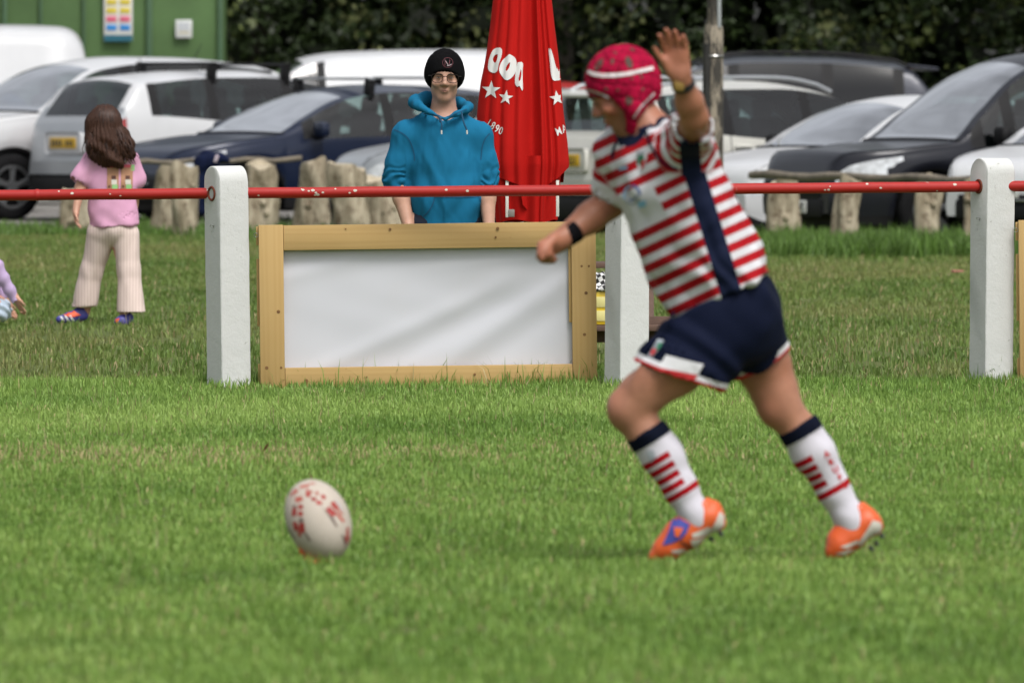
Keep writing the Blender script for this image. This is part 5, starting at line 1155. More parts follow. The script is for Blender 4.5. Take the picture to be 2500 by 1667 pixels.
    for nm, pts, mt in (('club_badge', [(1090, 1150), (1138, 1160), (1085, 1245), (1048, 1285), (1015, 1275), (1050, 1220)], gry), ('badge_shield', [(1095, 1175), (1128, 1180), (1095, 1235), (1078, 1220)], grn), ('badge_rose', [(1060, 1215), (1080, 1235), (1050, 1275), (1028, 1265)], redp)): dec(nm, pts, mt, shorts, off=.004 if nm == 'club_badge' else .006, **K2)
    MB().tube([q(1645, 760, -.16) + np.array([0, 0, 0]), q(1632, 782, -.17), q(1640, 800, -.165)], .004, 6).build('drawstring', nav, shorts)
    # --- socks
    def sock(pts, rs, topn, red_ts, nm):
        z = SDF(lo, hi, .006); P3 = [q(*p) for p in pts]; z.chain(P3, [r + .0095 for r in rs], .025); d = n_(np.array(P3[-2]) - np.array(P3[0])); z.plane(P3[0] + d * .0, -d + np.array(topn)); V, Fc = z.mesh(2)
        t_ = (V - P3[0]) @ d; c_ = P3[0] + np.outer(t_, d); side = (V - c_); sx = side @ n_(np.cross(d, (0, 1, 0))); bow = t_ - .10 * np.abs(side[:, 1]) * 0 - .22 * sx * 0
        V += normals(V, Fc) * (.0015 * noise3(V, 9, 4) + np.where(t_ < .042, .003, 0))[:, None]
        o = big_mesh('sock', V, Fc, SKIN, body, True); me = o.data; me.materials.clear(); add_val(me, bow, 'st'); add_val(me, sx, 'sx')
        m = Mat(nm); A = m.attr; c = m.mix(m.ramp(m.noise(13, 4), [(.55, 0.0), (.8, 1.0)]) * .35, (.58, .56, .62), (.36, .33, .33))
        c = m.mix(A('st') < .040, c, (.004, .006, .016))
        for (t0, x1) in red_ts: c = m.mix(((A('st') - t0).abs() < .0102) * (A('sx') < x1), c, (.34, .006, .012))
        m.set(col=c, rough=.9, spec=.1).bump(m.noise(400, 2), .15, .001); me.materials.append(m.m); return o
    def sx_sign(): return 1
    s1 = sock([(1574, 1050, -.11), (1618, 1112, -.10), (1662, 1192, -.10), (1694, 1248, -.10), (1700, 1270, -.10)], [.055, .055, .042, .036, .038], (-.02, 0, .10), [(.096, .030), (.128, .028), (.160, .026), (.191, .024), (.222, 9)], 'sock_with_hoops')
    s2 = sock([(1948, 1040, .13), (1990, 1110, .14), (2040, 1200, .15), (2078, 1268, .15), (2085, 1290, .15)], [.057, .056, .042, .036, .038], (-.02, 0, .10), [(.108, -.008), (.138, -.008), (.168, -.008), (.197, -.008), (.232, 9)], 'sock_with_letters')
    for i, ch in enumerate('ARUFC'):
        cx, cy = 1450 + (1655 + (1782 - 1655) * i / 4) / 2.904, 860 + (722 + (945 - 722) * i / 4) / 2.904; Vt, Ft = text_shape(ch, .0265, .0012); ra = .42
        Vt = [((cx - U0) / S + (x * math.cos(ra) - (y - .010) * math.sin(ra)), (V0 - cy) / S + (x * math.sin(ra) + (y - .010) * math.cos(ra))) for x, y in Vt]; decal('letter', Vt, Ft, s2, (0, 0, 0), X1, Z1, cam_d_, redp, s2, .003, .006)
    for y in (640, 700, 790): dec('hoop_end', [(1712 + (y - 640) * .48, y - 25), (1735 + (y - 640) * .5, y), (1730 + (y - 640) * .5, y + 22), (1705 + (y - 640) * .48, y - 2)], redp, s2, 2.904, 1450, 860)
    dec('scuff', [(370, 690), (420, 680), (435, 740), (395, 770)], gry, s1, 2.904, 1450, 860)
    # --- boots
    orange = Mat('orange_boot'); orange.set(col=orange.mix(orange.noise(14, 4), (.62, .085, .018), (.68, .13, .035)), rough=.4, spec=.4); blue_b = simple('boot_tongue_blue', (.045, .055, .30), .5, .1); cream = simple('boot_cream', (.56, .53, .47), .5, .15, 20); dark = simple('boot_dark', (.03, .03, .035), .5, .2)
    K3 = dict(k=2.904, ou=1450, ov=860)
    z = SDF(lo, hi, .006); z.chain([q(1737, 1262, -.10), q(1685, 1305, -.10), q(1634, 1337, -.10), q(1598, 1356, -.10)], [.034, .037, .034, .021], .02, ((0, 1, 0), 1.12)); z.chain([q(1694, 1268, -.10), q(1655, 1298, -.10), q(1620, 1334, -.10)], [.046, .041, .034], .02); z.cone(q(1712, 1235, -.10), q(1718, 1255, -.10), .038, .042, .02); z.cone(q(1745, 1235, -.10), q(1752, 1275, -.10), .020, .026, .02); z.plane((0, 0, .004), (0, 0, -1)); z.cone(q(1694, 1205, -.10), q(1702, 1240, -.10), .036, .034, .004, None, 'sub')
    b1, _, _ = obj_from('boot', z, orange.m, body)
    dec('tongue', [(570, 1150), (678, 1205), (655, 1265), (615, 1310), (550, 1340), (482, 1355), (525, 1260), (545, 1200)], blue_b, b1, off=.004, **K3); dec('mark', [(563, 1225), (632, 1232), (598, 1300), (572, 1292)], orange.m, b1, off=.006, **K3)
    dec('stripe_panel', [(690, 1275), (810, 1225), (850, 1250), (800, 1290), (700, 1302)], cream, b1, **K3); dec('stripe_panel', [(680, 1320), (790, 1300), (760, 1350), (705, 1385)], cream, b1, **K3); dec('stripe_panel', [(540, 1392), (620, 1380), (690, 1400), (650, 1425), (560, 1410)], cream, b1, **K3); dec('heel_panel', [(890, 1115), (922, 1150), (920, 1215), (880, 1260), (815, 1285), (830, 1240), (860, 1190)], cream, b1, **K3); rib('seam', [(610, 1330), (650, 1355), (705, 1395)], .005, dark, b1, **K3)
    z = SDF(lo, hi, .006); z.chain([q(2126, 1278, .15), q(2085, 1312, .15), q(2052, 1338, .14), q(2036, 1352, .135)], [.036, .041, .038, .024], .02, ((0, 1, 0), 1.12)); z.chain([q(2078, 1285, .15), q(2052, 1318, .145)], [.040, .038], .02); z.cone(q(2095, 1252, .15), q(2098, 1275, .15), .039, .042, .02); z.cone(q(2122, 1258, .15), q(2138, 1290, .15), .020, .028, .02); z.plane((0, 0, .004), (0, 0, -1)); z.cone(q(2078, 1225, .15), q(2084, 1262, .15), .036, .034, .004, None, 'sub')
    b2, _, _ = obj_from('boot', z, orange.m, body)
    dec('heel_panel', [(1985, 1195), (2040, 1212), (2066, 1270), (2030, 1340), (1960, 1390), (1885, 1405), (1890, 1345), (1945, 1262)], cream, b2, **K3); dec('stripe_panel', [(1750, 1385), (1880, 1335), (1885, 1360), (1800, 1395)], cream, b2, **K3); dec('stripe_panel', [(1715, 1432), (1800, 1408), (1875, 1400), (1780, 1445)], cream, b2, **K3)
    for a in ((2152, 1306, .12), (2126, 1336, .12), (2140, 1325, .17)): c_ = q(*a); MB().tube([c_, c_ + np.array([.010, 0, -.014])], [.008, .005], 8).build('stud', dark, b2)
    for a in ((1758, 1298, -.13), (1735, 1312, -.07), (1640, 1372, -.12)): c_ = q(*a); MB().tube([c_ + np.array([-.003, 0, .006]), c_ + np.array([.006, 0, -.010])], [.008, .005], 8).build('stud', dark, b1)
    # --- scrum cap
    z = SDF(lo, hi, .005); hr = lambda *r: [x * 1.0 for x in r]
    z.ell(at(-.012, 0, .035), hr(.110, .090, .099), HR, .01); z.ell(at(-.02, 0, -.01), hr(.092, .092, .09), HR, .04); z.cone(at(.004, .066, -.06), at(.030, .045, -.115), .034, .020, .03); z.cone(at(.004, -.066, -.06), at(.030, -.045, -.115), .034, .020, .03)
    z.ell(at(.115, 0, -.058), hr(.098, .150, .088), HR, .008, 'sub'); z.ell(at(-.045, 0, -.135), hr(.08, .15, .075), HR, .008, 'sub'); z.ell(at(.0, 0, .0), hr(.085, .080, .09), HR, .0, 'sub')
    V, Fc = z.mesh(2); L = (V - at(-.012, 0, .03)); L = np.stack([L @ r for r in HR], 1); dirs = L / np.linalg.norm(L, axis=1)[:, None]
    r_ = np.random.default_rng(5); ga = PI * (3 - math.sqrt(5)); i_ = np.arange(90) + .5; ph = np.arccos(1 - 2 * i_ / 90); pts = np.stack([np.cos(ga * i_) * np.sin(ph), np.sin(ga * i_) * np.sin(ph), np.cos(ph)], 1)
    dd = np.sort(np.arccos(np.clip(dirs @ pts.T, -1, 1)), axis=1); gr = dd[:, 1] - dd[:, 0]; V = V + normals(V, Fc) * (.007 * np.clip(gr / .10, 0, 1) ** .6)[:, None]
    cc = np.where((gr < .018)[:, None], (.10, .004, .015), (.33, .004, .035)) * (1 + .12 * noise3(V, 12, 6))[:, None]
    cap = big_mesh('scrum_cap', V, Fc, attr_mat('cap_foam', .85, .12, 30, spec=.1), body, True, cc)
    capw = simple('cap_white', (.66, .62, .62), .7, .05); capg = simple('cap_edging', (.42, .40, .40), .7, .1); hole = simple('hair_brown', (.075, .042, .032), .8, .3, 60)
    rib('white_band', [(566, 540), (620, 565), (700, 578), (800, 575), (900, 562), (1000, 540), (1082, 520)], .0115, capw, cap); rib('edging', [(570, 690), (640, 708), (730, 745), (790, 800), (830, 870), (855, 930)], .0065, capg, cap); rib('edging', [(1090, 715), (1040, 765), (985, 820), (945, 880), (930, 905)], .006, capg, cap)
    def oval(cx, cy, rx, ry, rot): return [(cx + rx * math.cos(t) * math.cos(rot) - ry * math.sin(t) * math.sin(rot), cy + rx * math.cos(t) * math.sin(rot) + ry * math.sin(t) * math.cos(rot)) for t in np.linspace(0, 2 * PI, 12, endpoint=False)]
    for a in ((895, 480, 26, 50, -.35), (665, 495, 22, 55, .6), (768, 470, 12, 24, .1), (815, 348, 30, 10, .0), (790, 405, 14, 9, .2), (920, 380, 20, 9, .4), (918, 600, 10, 12, 0), (990, 590, 14, 10, .2), (720, 680, 14, 14, 0), (810, 690, 12, 10, 0), (1000, 685, 12, 12, 0), (895, 770, 30, 34, 0)): dec('vent_hole', oval(*a), hole, cap, off=.0025)
    st_ = SDF(lo, hi, .006); st_.cone(at(.028, .05, -.105), at(.048, .012, -.128), .020, .019, .01); st_.cone(at(.028, -.05, -.105), at(.048, -.012, -.128), .020, .019, .01); st_.cone(at(.048, .012, -.128), at(.048, -.012, -.128), .019, .019, .01); obj_from('chin_strap', st_, simple('strap_black', (.004, .004, .005), .8, .1, spec=.1), cap)
    # --- wrist things
    def band(a, b, r0, r1, nm, mat, thick): 
        a, b = np.array(a), np.array(b); return MB().tube([a, a * .97 + b * .03, a * .03 + b * .97, b], [r0, r0 + thick, r1 + thick, r1], 20).build(nm, mat, body)
    d_ = n_(fe - fwr); band(fwr + d_ * .006, fwr + d_ * .058, .031, .0365, 'wristband', simple('black_band', (.005, .005, .007), .85, .2, spec=.1), .004)
    d2_ = n_(el - wr); w_c = wr + d2_ * .028; band(w_c - d2_ * .011, w_c + d2_ * .011, .031, .034, 'watch_strap', simple('watch_black', (.012, .013, .018), .6), .004)
    MB().box(w_c + np.array([-.012, -.034, -.008]), (.032, .012, .034), None, .005).build('watch_case', simple('watch_brass', (.30, .19, .05), .4, metal=.5), body)
    ban = SDF(lo, hi, .006); return body
player()

# ---------------------------------------------------------------- the ball and its kicking tee
def ball():
    S = 780.0; Y = D(S); g = P(780, 1373, Y); c = P(777, 1270, Y); t = empty('rugby_ball', c); axis = n_((-.36, .50, .80)); a, b = .142, .100
    A = Vector(axis); e1 = A.orthogonal().normalized(); e2 = A.cross(e1); nu, nv = 44, 48; V = []; F = []; vals = []
    for j in range(nu + 1):
        f = j / nu; x = -math.cos(f * PI); r = math.sin(f * PI) ** 1.0
        for i in range(nv): an = 2 * PI * i / nv; V.append(A * (a * x) + (e1 * math.cos(an) + e2 * math.sin(an)) * (b * r)); vals.append((x, an))
    for j in range(nu):
        for i in range(nv): F.append((j * nv + i, j * nv + (i + 1) % nv, (j + 1) * nv + (i + 1) % nv, (j + 1) * nv + i))
    m = Mat('ball_rubber'); m.set(col=m.mix(m.ramp(m.noise(9, 5), [(.5, 0.0), (.8, 1.0)]) * .45, (.47, .415, .355), (.34, .28, .21)), rough=.6, spec=.3).bump(m.noise(260, 2), .35, .002)
    o = mesh_obj('bladder', V, F, m.m, t)
    red = simple('ball_red', (.30, .018, .014), .6, .25, 40); grey = simple('ball_grey', (.14, .10, .085), .6, .3, 40); pink = simple('ball_faded_red', (.36, .085, .065), .6, .2, 30)
    k = 5.808; U = lambda x, y: ((650 + x / k - 777) / S, (1266 - (1130 + y / k)) / S)
    def d(nm, pts, mt): V2 = [U(*p) for p in pts]; decal(nm, V2, [tuple(range(len(pts)))], o, (0, 0, 0), (1, 0, 0), (0, 0, 1), (0, 1, 0), mt, t, .0015, .012)
    bx = lambda x, y, w_, h_, r=0: [(x + (sx * w_ * math.cos(r) - sy * h_ * math.sin(r)) / 2, y + (sx * w_ * math.sin(r) + sy * h_ * math.cos(r)) / 2) for sx, sy in ((-1, -1), (1, -1), (1, 1), (-1, 1))]
    for x, y, w_, h_, r, mt in ((465, 480, 85, 55, -.3, pink), (400, 385, 90, 40, -.6, pink), (545, 300, 110, 28, -.2, pink), (610, 370, 80, 30, .3, pink), (595, 418, 55, 40, .4, red), (680, 475, 60, 38, .1, red), (755, 525, 65, 40, .2, red), (725, 395, 36, 40, .5, pink), (815, 445, 55, 42, .6, red), (975, 570, 100, 50, .9, red), (925, 650, 120, 60, .75, red), (1040, 640, 120, 22, .9, pink), (1050, 730, 140, 30, .85, pink), (400, 660, 50, 90, .1, red), (403, 600, 40, 60, .1, grey), (492, 585, 55, 46, .0, red), (490, 680, 55, 50, .1, red), (500, 775, 55, 46, .2, grey), (420, 860, 50, 100, -.2, red), (515, 880, 60, 110, -.12, red), (470, 930, 40, 120, -.25, pink), (1165, 1000, 60, 200, .1, pink), (1150, 1080, 50, 120, .2, red), (330, 440, 40, 60, .5, pink), (655, 262, 60, 16, .1, pink)): d('printed_mark', bx(x, y, w_ * 1.25, h_ * 1.25, r), mt)
    for pts in ([(780, 560), (850, 640), (960, 740), (1020, 860), (1000, 870), (930, 770), (870, 680)], [(540, 900), (600, 990), (650, 1070), (610, 1060), (560, 980)], [(315, 870), (360, 960), (410, 1040), (390, 1050), (330, 950)], [(1070, 970), (1110, 1000), (1160, 1180), (1135, 1170), (1095, 1060)], [(960, 470), (1010, 500), (1080, 590), (1110, 690), (1040, 590)]): d('printed_curve', pts, grey if pts[0][0] != 960 else simple('ball_pale_grey', (.40, .37, .36), .6))
    tag(t, 'off-white rugby ball with red markings standing tilted on a tee', 'ball')
    te = simple('orange_tee', (.62, .11, .02), .5, .15); tt = empty('kicking_tee', (c.x - .012, Y - .015, 0)); b_ = MB(); n = 22; pr = [(.062, .0), (.060, .010), (.040, .016), (.034, .026), (.042, .036), (.050, .040), (.046, .036), (.030, .026)]
    Vv = [(r * math.cos(2 * PI * i / n), r * math.sin(2 * PI * i / n), z) for i in range(n) for r, z in pr]; Ff = [(i * 8 + j, ((i + 1) % n) * 8 + j, ((i + 1) % n) * 8 + j + 1, i * 8 + j + 1) for i in range(n) for j in range(7)]
    mesh_obj('tee_body', Vv, Ff, te, tt)
    for i in range(4): an = i * PI / 2 + .6; MB().tube([(.045 * math.cos(an), .045 * math.sin(an), .03), (.056 * math.cos(an), .056 * math.sin(an), .072)], [.009, .006], 8).build('prong', te, tt)
    tag(tt, 'small orange kicking tee under the rugby ball', 'kicking tee')
ball()
# ---------------------------------------------------------------- the man in the blue hoodie
def hoodie_man():
    S = 485.0; U0, V0 = 1083.0, VH + CAMH * 485; Y = D(S); root = Vector((P(U0, 0, Y).x, Y, 0)); q = lambda u, v, y=0.0: np.array([(u - U0) / S, y, (V0 - v) / S])
    lo, hi = (-.42, -.32, -.02), (.40, .28, 1.72); skin_c = (.50, .285, .205)
    f = SDF(lo, hi, .0065); hc = q(1085, 190, .0)
    at, HR = head(f, hc, n_((.03, -1, -.02)), n_((.03, -.02, 1)), 1.0)
    f.chain([q(1084, 230, .015), q(1083, 262, .02), q(1083, 295, .03)], [.056, .057, .075], .03)
    f.chain([q(1083, 320, .03), q(1085, 540, .03)], [.10, .10], .04, ((1, 0, 0), 1.4)); f.cone(q(985, 335, .03), q(1178, 335, .03), .05, .05, .04)
    for (sx, el_, wr_) in (((992, 337, .03), (969, 435, .03), (998, 556, -.06)), ((1170, 337, .03), (1186, 435, .03), (1194, 556, -.05))):
        a, b, c = q(*sx), q(*el_), q(*wr_); f.chain([a, b], [.05, .044], .03); f.chain([b, b * .6 + c * .4, c], [.045, .043, .028], .02); hand(f, c, n_(c - b) + np.array([0, -.1, -.3]), n_((-1 if sx[0] > 1083 else 1, .2, 0)), (0, -1, 0), .98, .35)
    for x in (1045, 1122): f.chain([q(1083 + (x - 1083) * 1.0, 545, .03), q(x, 720, .02), q(x, 880, .03)], [.095, .065, .045], .03)
    V, Fc = f.mesh(2); cols = face_cols(V, at, skin_c, (.42, .20, .16), (.40, .225, .155), .35, cheek=False)
    for sg in (-1, 1): w_ = np.exp(-(np.linalg.norm(V - at(.09, sg * .032, .004), axis=1) / .017) ** 2)[:, None] * .7; cols += (np.array((.30, .15, .105)) - cols) * w_  # eye socket shade painted into the skin colour
    w_ = np.exp(-(np.linalg.norm(V - at(.100, 0, -.042), axis=1) / .008) ** 2)[:, None] * .35; cols += (np.array((.30, .13, .095)) - cols) * w_  # shade under the nose, also painted into the skin
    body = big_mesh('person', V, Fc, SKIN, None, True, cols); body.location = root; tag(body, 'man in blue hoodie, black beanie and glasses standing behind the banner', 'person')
    em = simple('eye_brown', (.05, .035, .03), .2, 0); ew = simple('eye_white', (.34, .30, .28), .4, 0); bm_ = simple('brow_brown', (.10, .06, .035), .9, .3, 80)
    for sg in (-1, 1):
        MB().tube([at(.0955, sg * .020, .0), at(.0985, sg * .031, .001), at(.0945, sg * .042, .0)], [.0012, .0024, .0012], 8).build('eye_white', ew, body); MB().tube([at(.096, sg * .031, .0005), at(.1015, sg * .031, .0005)], .0026, 8).build('iris', em, body)
        MB().tube([at(.098, sg * .015, .016), at(.0995, sg * .030, .021), at(.088, sg * .046, .017)], [.0038, .0056, .003], 7).build('eyebrow', bm_, body)
        MB().tube([at(.0975, sg * .018, .0045), at(.1005, sg * .031, .0062), at(.095, sg * .043, .004)], [.0016, .0026, .0016], 6).build('eyelid', bm_, body)
    MB().tube([at(.0985, -.019, -.0655), at(.1015, -.006, -.0648), at(.1015, .006, -.0648), at(.0985, .019, -.0655)], [.0008, .0015, .0015, .0008], 6).build('mouth_line', simple('mouth_dark', (.12, .045, .04), .6, 0), body)
    # glasses
    gm2 = simple('glasses_frame', (.018, .012, .010), .5, .1, spec=.2); gl_ = empty('glasses', (0, 0, 0)); gl_.parent = body
    for sg in (-1, 1):
        pts = [at(.116 - .25 * abs(y_ - .0) ** 1 * .06, sg * y_, z_) for y_, z_ in ((.011, .009), (.018, .017), (.037, .019), (.060, .017), (.067, .009), (.065, -.011), (.056, -.021), (.037, -.023), (.019, -.019), (.012, -.007), (.011, .009))]
        MB().tube([tuple(p) for p in spline([tuple(p) for p in pts], 4)], .0017, 6, False).build('rim', gm2, gl_); MB().tube([at(.113, sg * .067, .010), at(.085, sg * .080, .010), at(.01, sg * .084, .006)], .0021, 6).build('temple', gm2, gl_)
    MB().tube([at(.116, -.012, .006), at(.121, 0, .009), at(.116, .012, .006)], .0021, 6).build('bridge', gm2, gl_)
    # hoodie
    teal = Mat('teal_hoodie'); teal.set(col=teal.mix(teal.noise(5, 4), (.008, .120, .235), (.012, .155, .29)), rough=.9, spec=.12).bump(teal.noise(300, 2), .15, .001)
    g = SDF(lo, hi, .0065); g.chain([q(1083, 318, .03), q(1084, 400, .025), q(1090, 480, .02), q(1091, 556, .02)], [.116, .128, .134, .128], .05, ((1, 0, 0), 1.34)); g.cone(q(998, 328, .03), q(1165, 330, .03), .066, .066, .06)
    for pts in (((992, 338, .03), (973, 400, .03), (967, 437, .03), (970, 452, .02)), ((1168, 338, .03), (1180, 400, .03), (1184, 437, .03), (1187, 450, .02))):
        P3 = [q(*p) for p in pts]; g.chain(P3, [.074, .066, .064, .053], .035); d = n_(P3[-1] - P3[0]); g.cone(P3[-1] - d * -.015, P3[-1] + d * .12, .047, .05, .004, None, 'sub')
    # hood: thick roll round the neck
    ring = [(1087, 290, -.112), (1050, 275, -.098), (1020, 258, -.045), (1014, 250, .04), (1040, 244, .12), (1085, 244, .15), (1122, 252, .12), (1143, 260, .04), (1138, 268, -.045), (1116, 277, -.098), (1087, 291, -.112)]
    rr = [.010, .016, .023, .031, .036, .036, .031, .025, .021, .015, .010]; P3 = [q(*p) for p in ring]
    g.chain(P3, rr, .025); g.cone(q(1083, 215, .0), q(1085, 268, -.03), .082, .060, .012, None, 'sub'); g.cone(q(1085, 250, -.06), q(1087, 285, -.10), .045, .012, .008, None, 'sub')
    g.plane(q(1083, 552), (0, 0, -1))
    V, Fc = g.mesh(2); N = normals(V, Fc); X0 = V[:, 0]; Z0 = V[:, 2]
    sl = (np.abs(X0) > .19); zc = q(0, 452)[2]; w_ = np.where(sl, .0065 * np.sin((Z0 - zc) * 135 + 22 * X0 + 7 * noise3(V, 5, 5, 2) + 20 * V[:, 1]) * np.exp(-((Z0 - zc - .03) / .055) ** 2), 0)
    w_ = w_ + .008 * noise3(V * np.array([1.8, 1, .7]), 3.0, 15, 3) + np.where(~sl, .006 * np.sin((X0 * .8 - Z0 * .45 * np.sign(X0)) * 48 + 2 * noise3(V, 2, 8)) * np.clip((q(0, 330)[2] - Z0) / .2, 0, 1) * .8, 0)
    V = V + N * w_[:, None]; hd = big_mesh('hoodie', V, Fc, teal.m, body, True)
    dk = simple('hoodie_seam', (.004, .075, .165), .9, .1); K = 3.336
    pxx = lambda pts: [((900 + x / K - U0) / S, (V0 - (90 + y / K)) / S) for x, y in pts]
    def rib(nm, pts, wd, mat, off=.003): return ribbon(nm, [tuple(v) for v in spline(pxx(pts), 6)], wd, hd, (0, 0, 0), (1, 0, 0), (0, 0, 1), (0, 1, 0), mat, hd, off)
    rib('pocket_edge', [(540, 1300), (520, 1370), (480, 1430), (430, 1478)], .006, dk); rib('pocket_edge', [(900, 1300), (930, 1380), (945, 1440), (930, 1490)], .006, dk); rib('pocket_top', [(540, 1302), (720, 1306), (900, 1302)], .004, dk)
    rib('shoulder_seam', [(205, 755), (280, 790), (330, 840), (365, 930), (375, 1010)], .005, dk); rib('shoulder_seam', [(985, 790), (950, 830), (925, 900), (915, 1000)], .005, dk); rib('hood_seam', [(440, 625), (520, 635), (600, 640), (660, 645), (740, 610), (800, 590)], .005, dk)
    cord = simple('cord_blue', (.005, .06, .13), .8, .1); tip = simple('cord_tip', (.62, .6, .55), .35, .1)
    for a, b in (((1073, 284), (1078, 318)), ((1127, 274), (1140, 318))):
        p0, p1 = q(a[0], a[1], -.142), q(b[0], b[1], -.163); sg = spline([tuple(p0), tuple((p0 + p1) / 2 + np.array([.006 if a[0] < 1100 else -.004, -.008, .0])), tuple(p1)], 6); MB().tube(sg, .0042, 7).build('drawcord', cord, hd); MB().tube([p1, p1 + np.array([.001, -.001, -.020])], .0042, 7).build('cord_tip', tip, hd)
    MB().tube([q(1070, 282, -.140), q(1076, 291, -.150), q(1074, 299, -.152)], [.006, .008, .004], 8).build('cord_knot', cord, hd)
    # beanie with turned-up brim
    bl = cloth_mat('beanie_wool', (.0045, .0045, .005), .25); z = SDF(lo, hi, .0055); z.ell(at(-.014, 0, .058), (.108, .088, .088), HR, .01); z.ell(at(-.016, 0, .005), (.114, .098, .080), HR, .05)
    z.plane(at(.10, 0, .040), -n_(np.array(HR[2]) - np.array(HR[0]) * 1.0)); z.ell(at(-.012, 0, .02), (.099, .083, .10), HR, 0, 'sub')
    V, Fc = z.mesh(2); V += normals(V, Fc) * (.0016 * np.sin(np.arctan2(V[:, 0] - hc[0], V[:, 1] - hc[1]) * 70))[:, None]
    be = big_mesh('beanie', V, Fc, bl, body, True); K4 = K
    em_ = simple('emblem_red', (.12, .03, .04), .8, .1); ex = simple('emblem_pale', (.38, .30, .32), .8, .1)
    ribbon('emblem_ring', [pxx([(645 + 42 * math.cos(t), 212 + 40 * math.sin(t))])[0] for t in np.linspace(0, 2 * PI, 25)], .0022, be, (0, 0, 0), (1, 0, 0), (0, 0, 1), (0, 1, 0), em_, be, .002)
    for pts, mt in (([(622, 190), (632, 205), (648, 232)], ex), ([(640, 238), (660, 234), (676, 224)], ex), ([(625, 190), (622, 236)], em_), ([(662, 190), (656, 228)], em_)): ribbon('emblem_stroke', pxx(pts), .0035, be, (0, 0, 0), (1, 0, 0), (0, 0, 1), (0, 1, 0), mt, be, .002)
    # trousers and shoes, hidden by the banner from here
    dn = cloth_mat('dark_jeans', (.018, .022, .034), .2); g = SDF(lo, hi, .009); g.ell(q(1084, 545, .03), (.185, .13, .12), None, .04)
    for x in (1045, 1122): g.chain([q(x, 560, .03), q(x, 720, .02), q(x, 895, .03)], [.105, .078, .066], .03)
    obj_from('trousers', g, dn, body, wr=lambda V: .006 * noise3(V, 4, 3))
    for x in (1042, 1125): z = SDF(lo, hi, .008); z.chain([q(x, 900, .06), q(x, 906, -.03), q(x, 908, -.11)], [.042, .042, .034], .03); z.plane((0, 0, .002), (0, 0, -1)); obj_from('shoe', z, simple('shoe_black', (.02, .02, .02), .6), body)
hoodie_man()

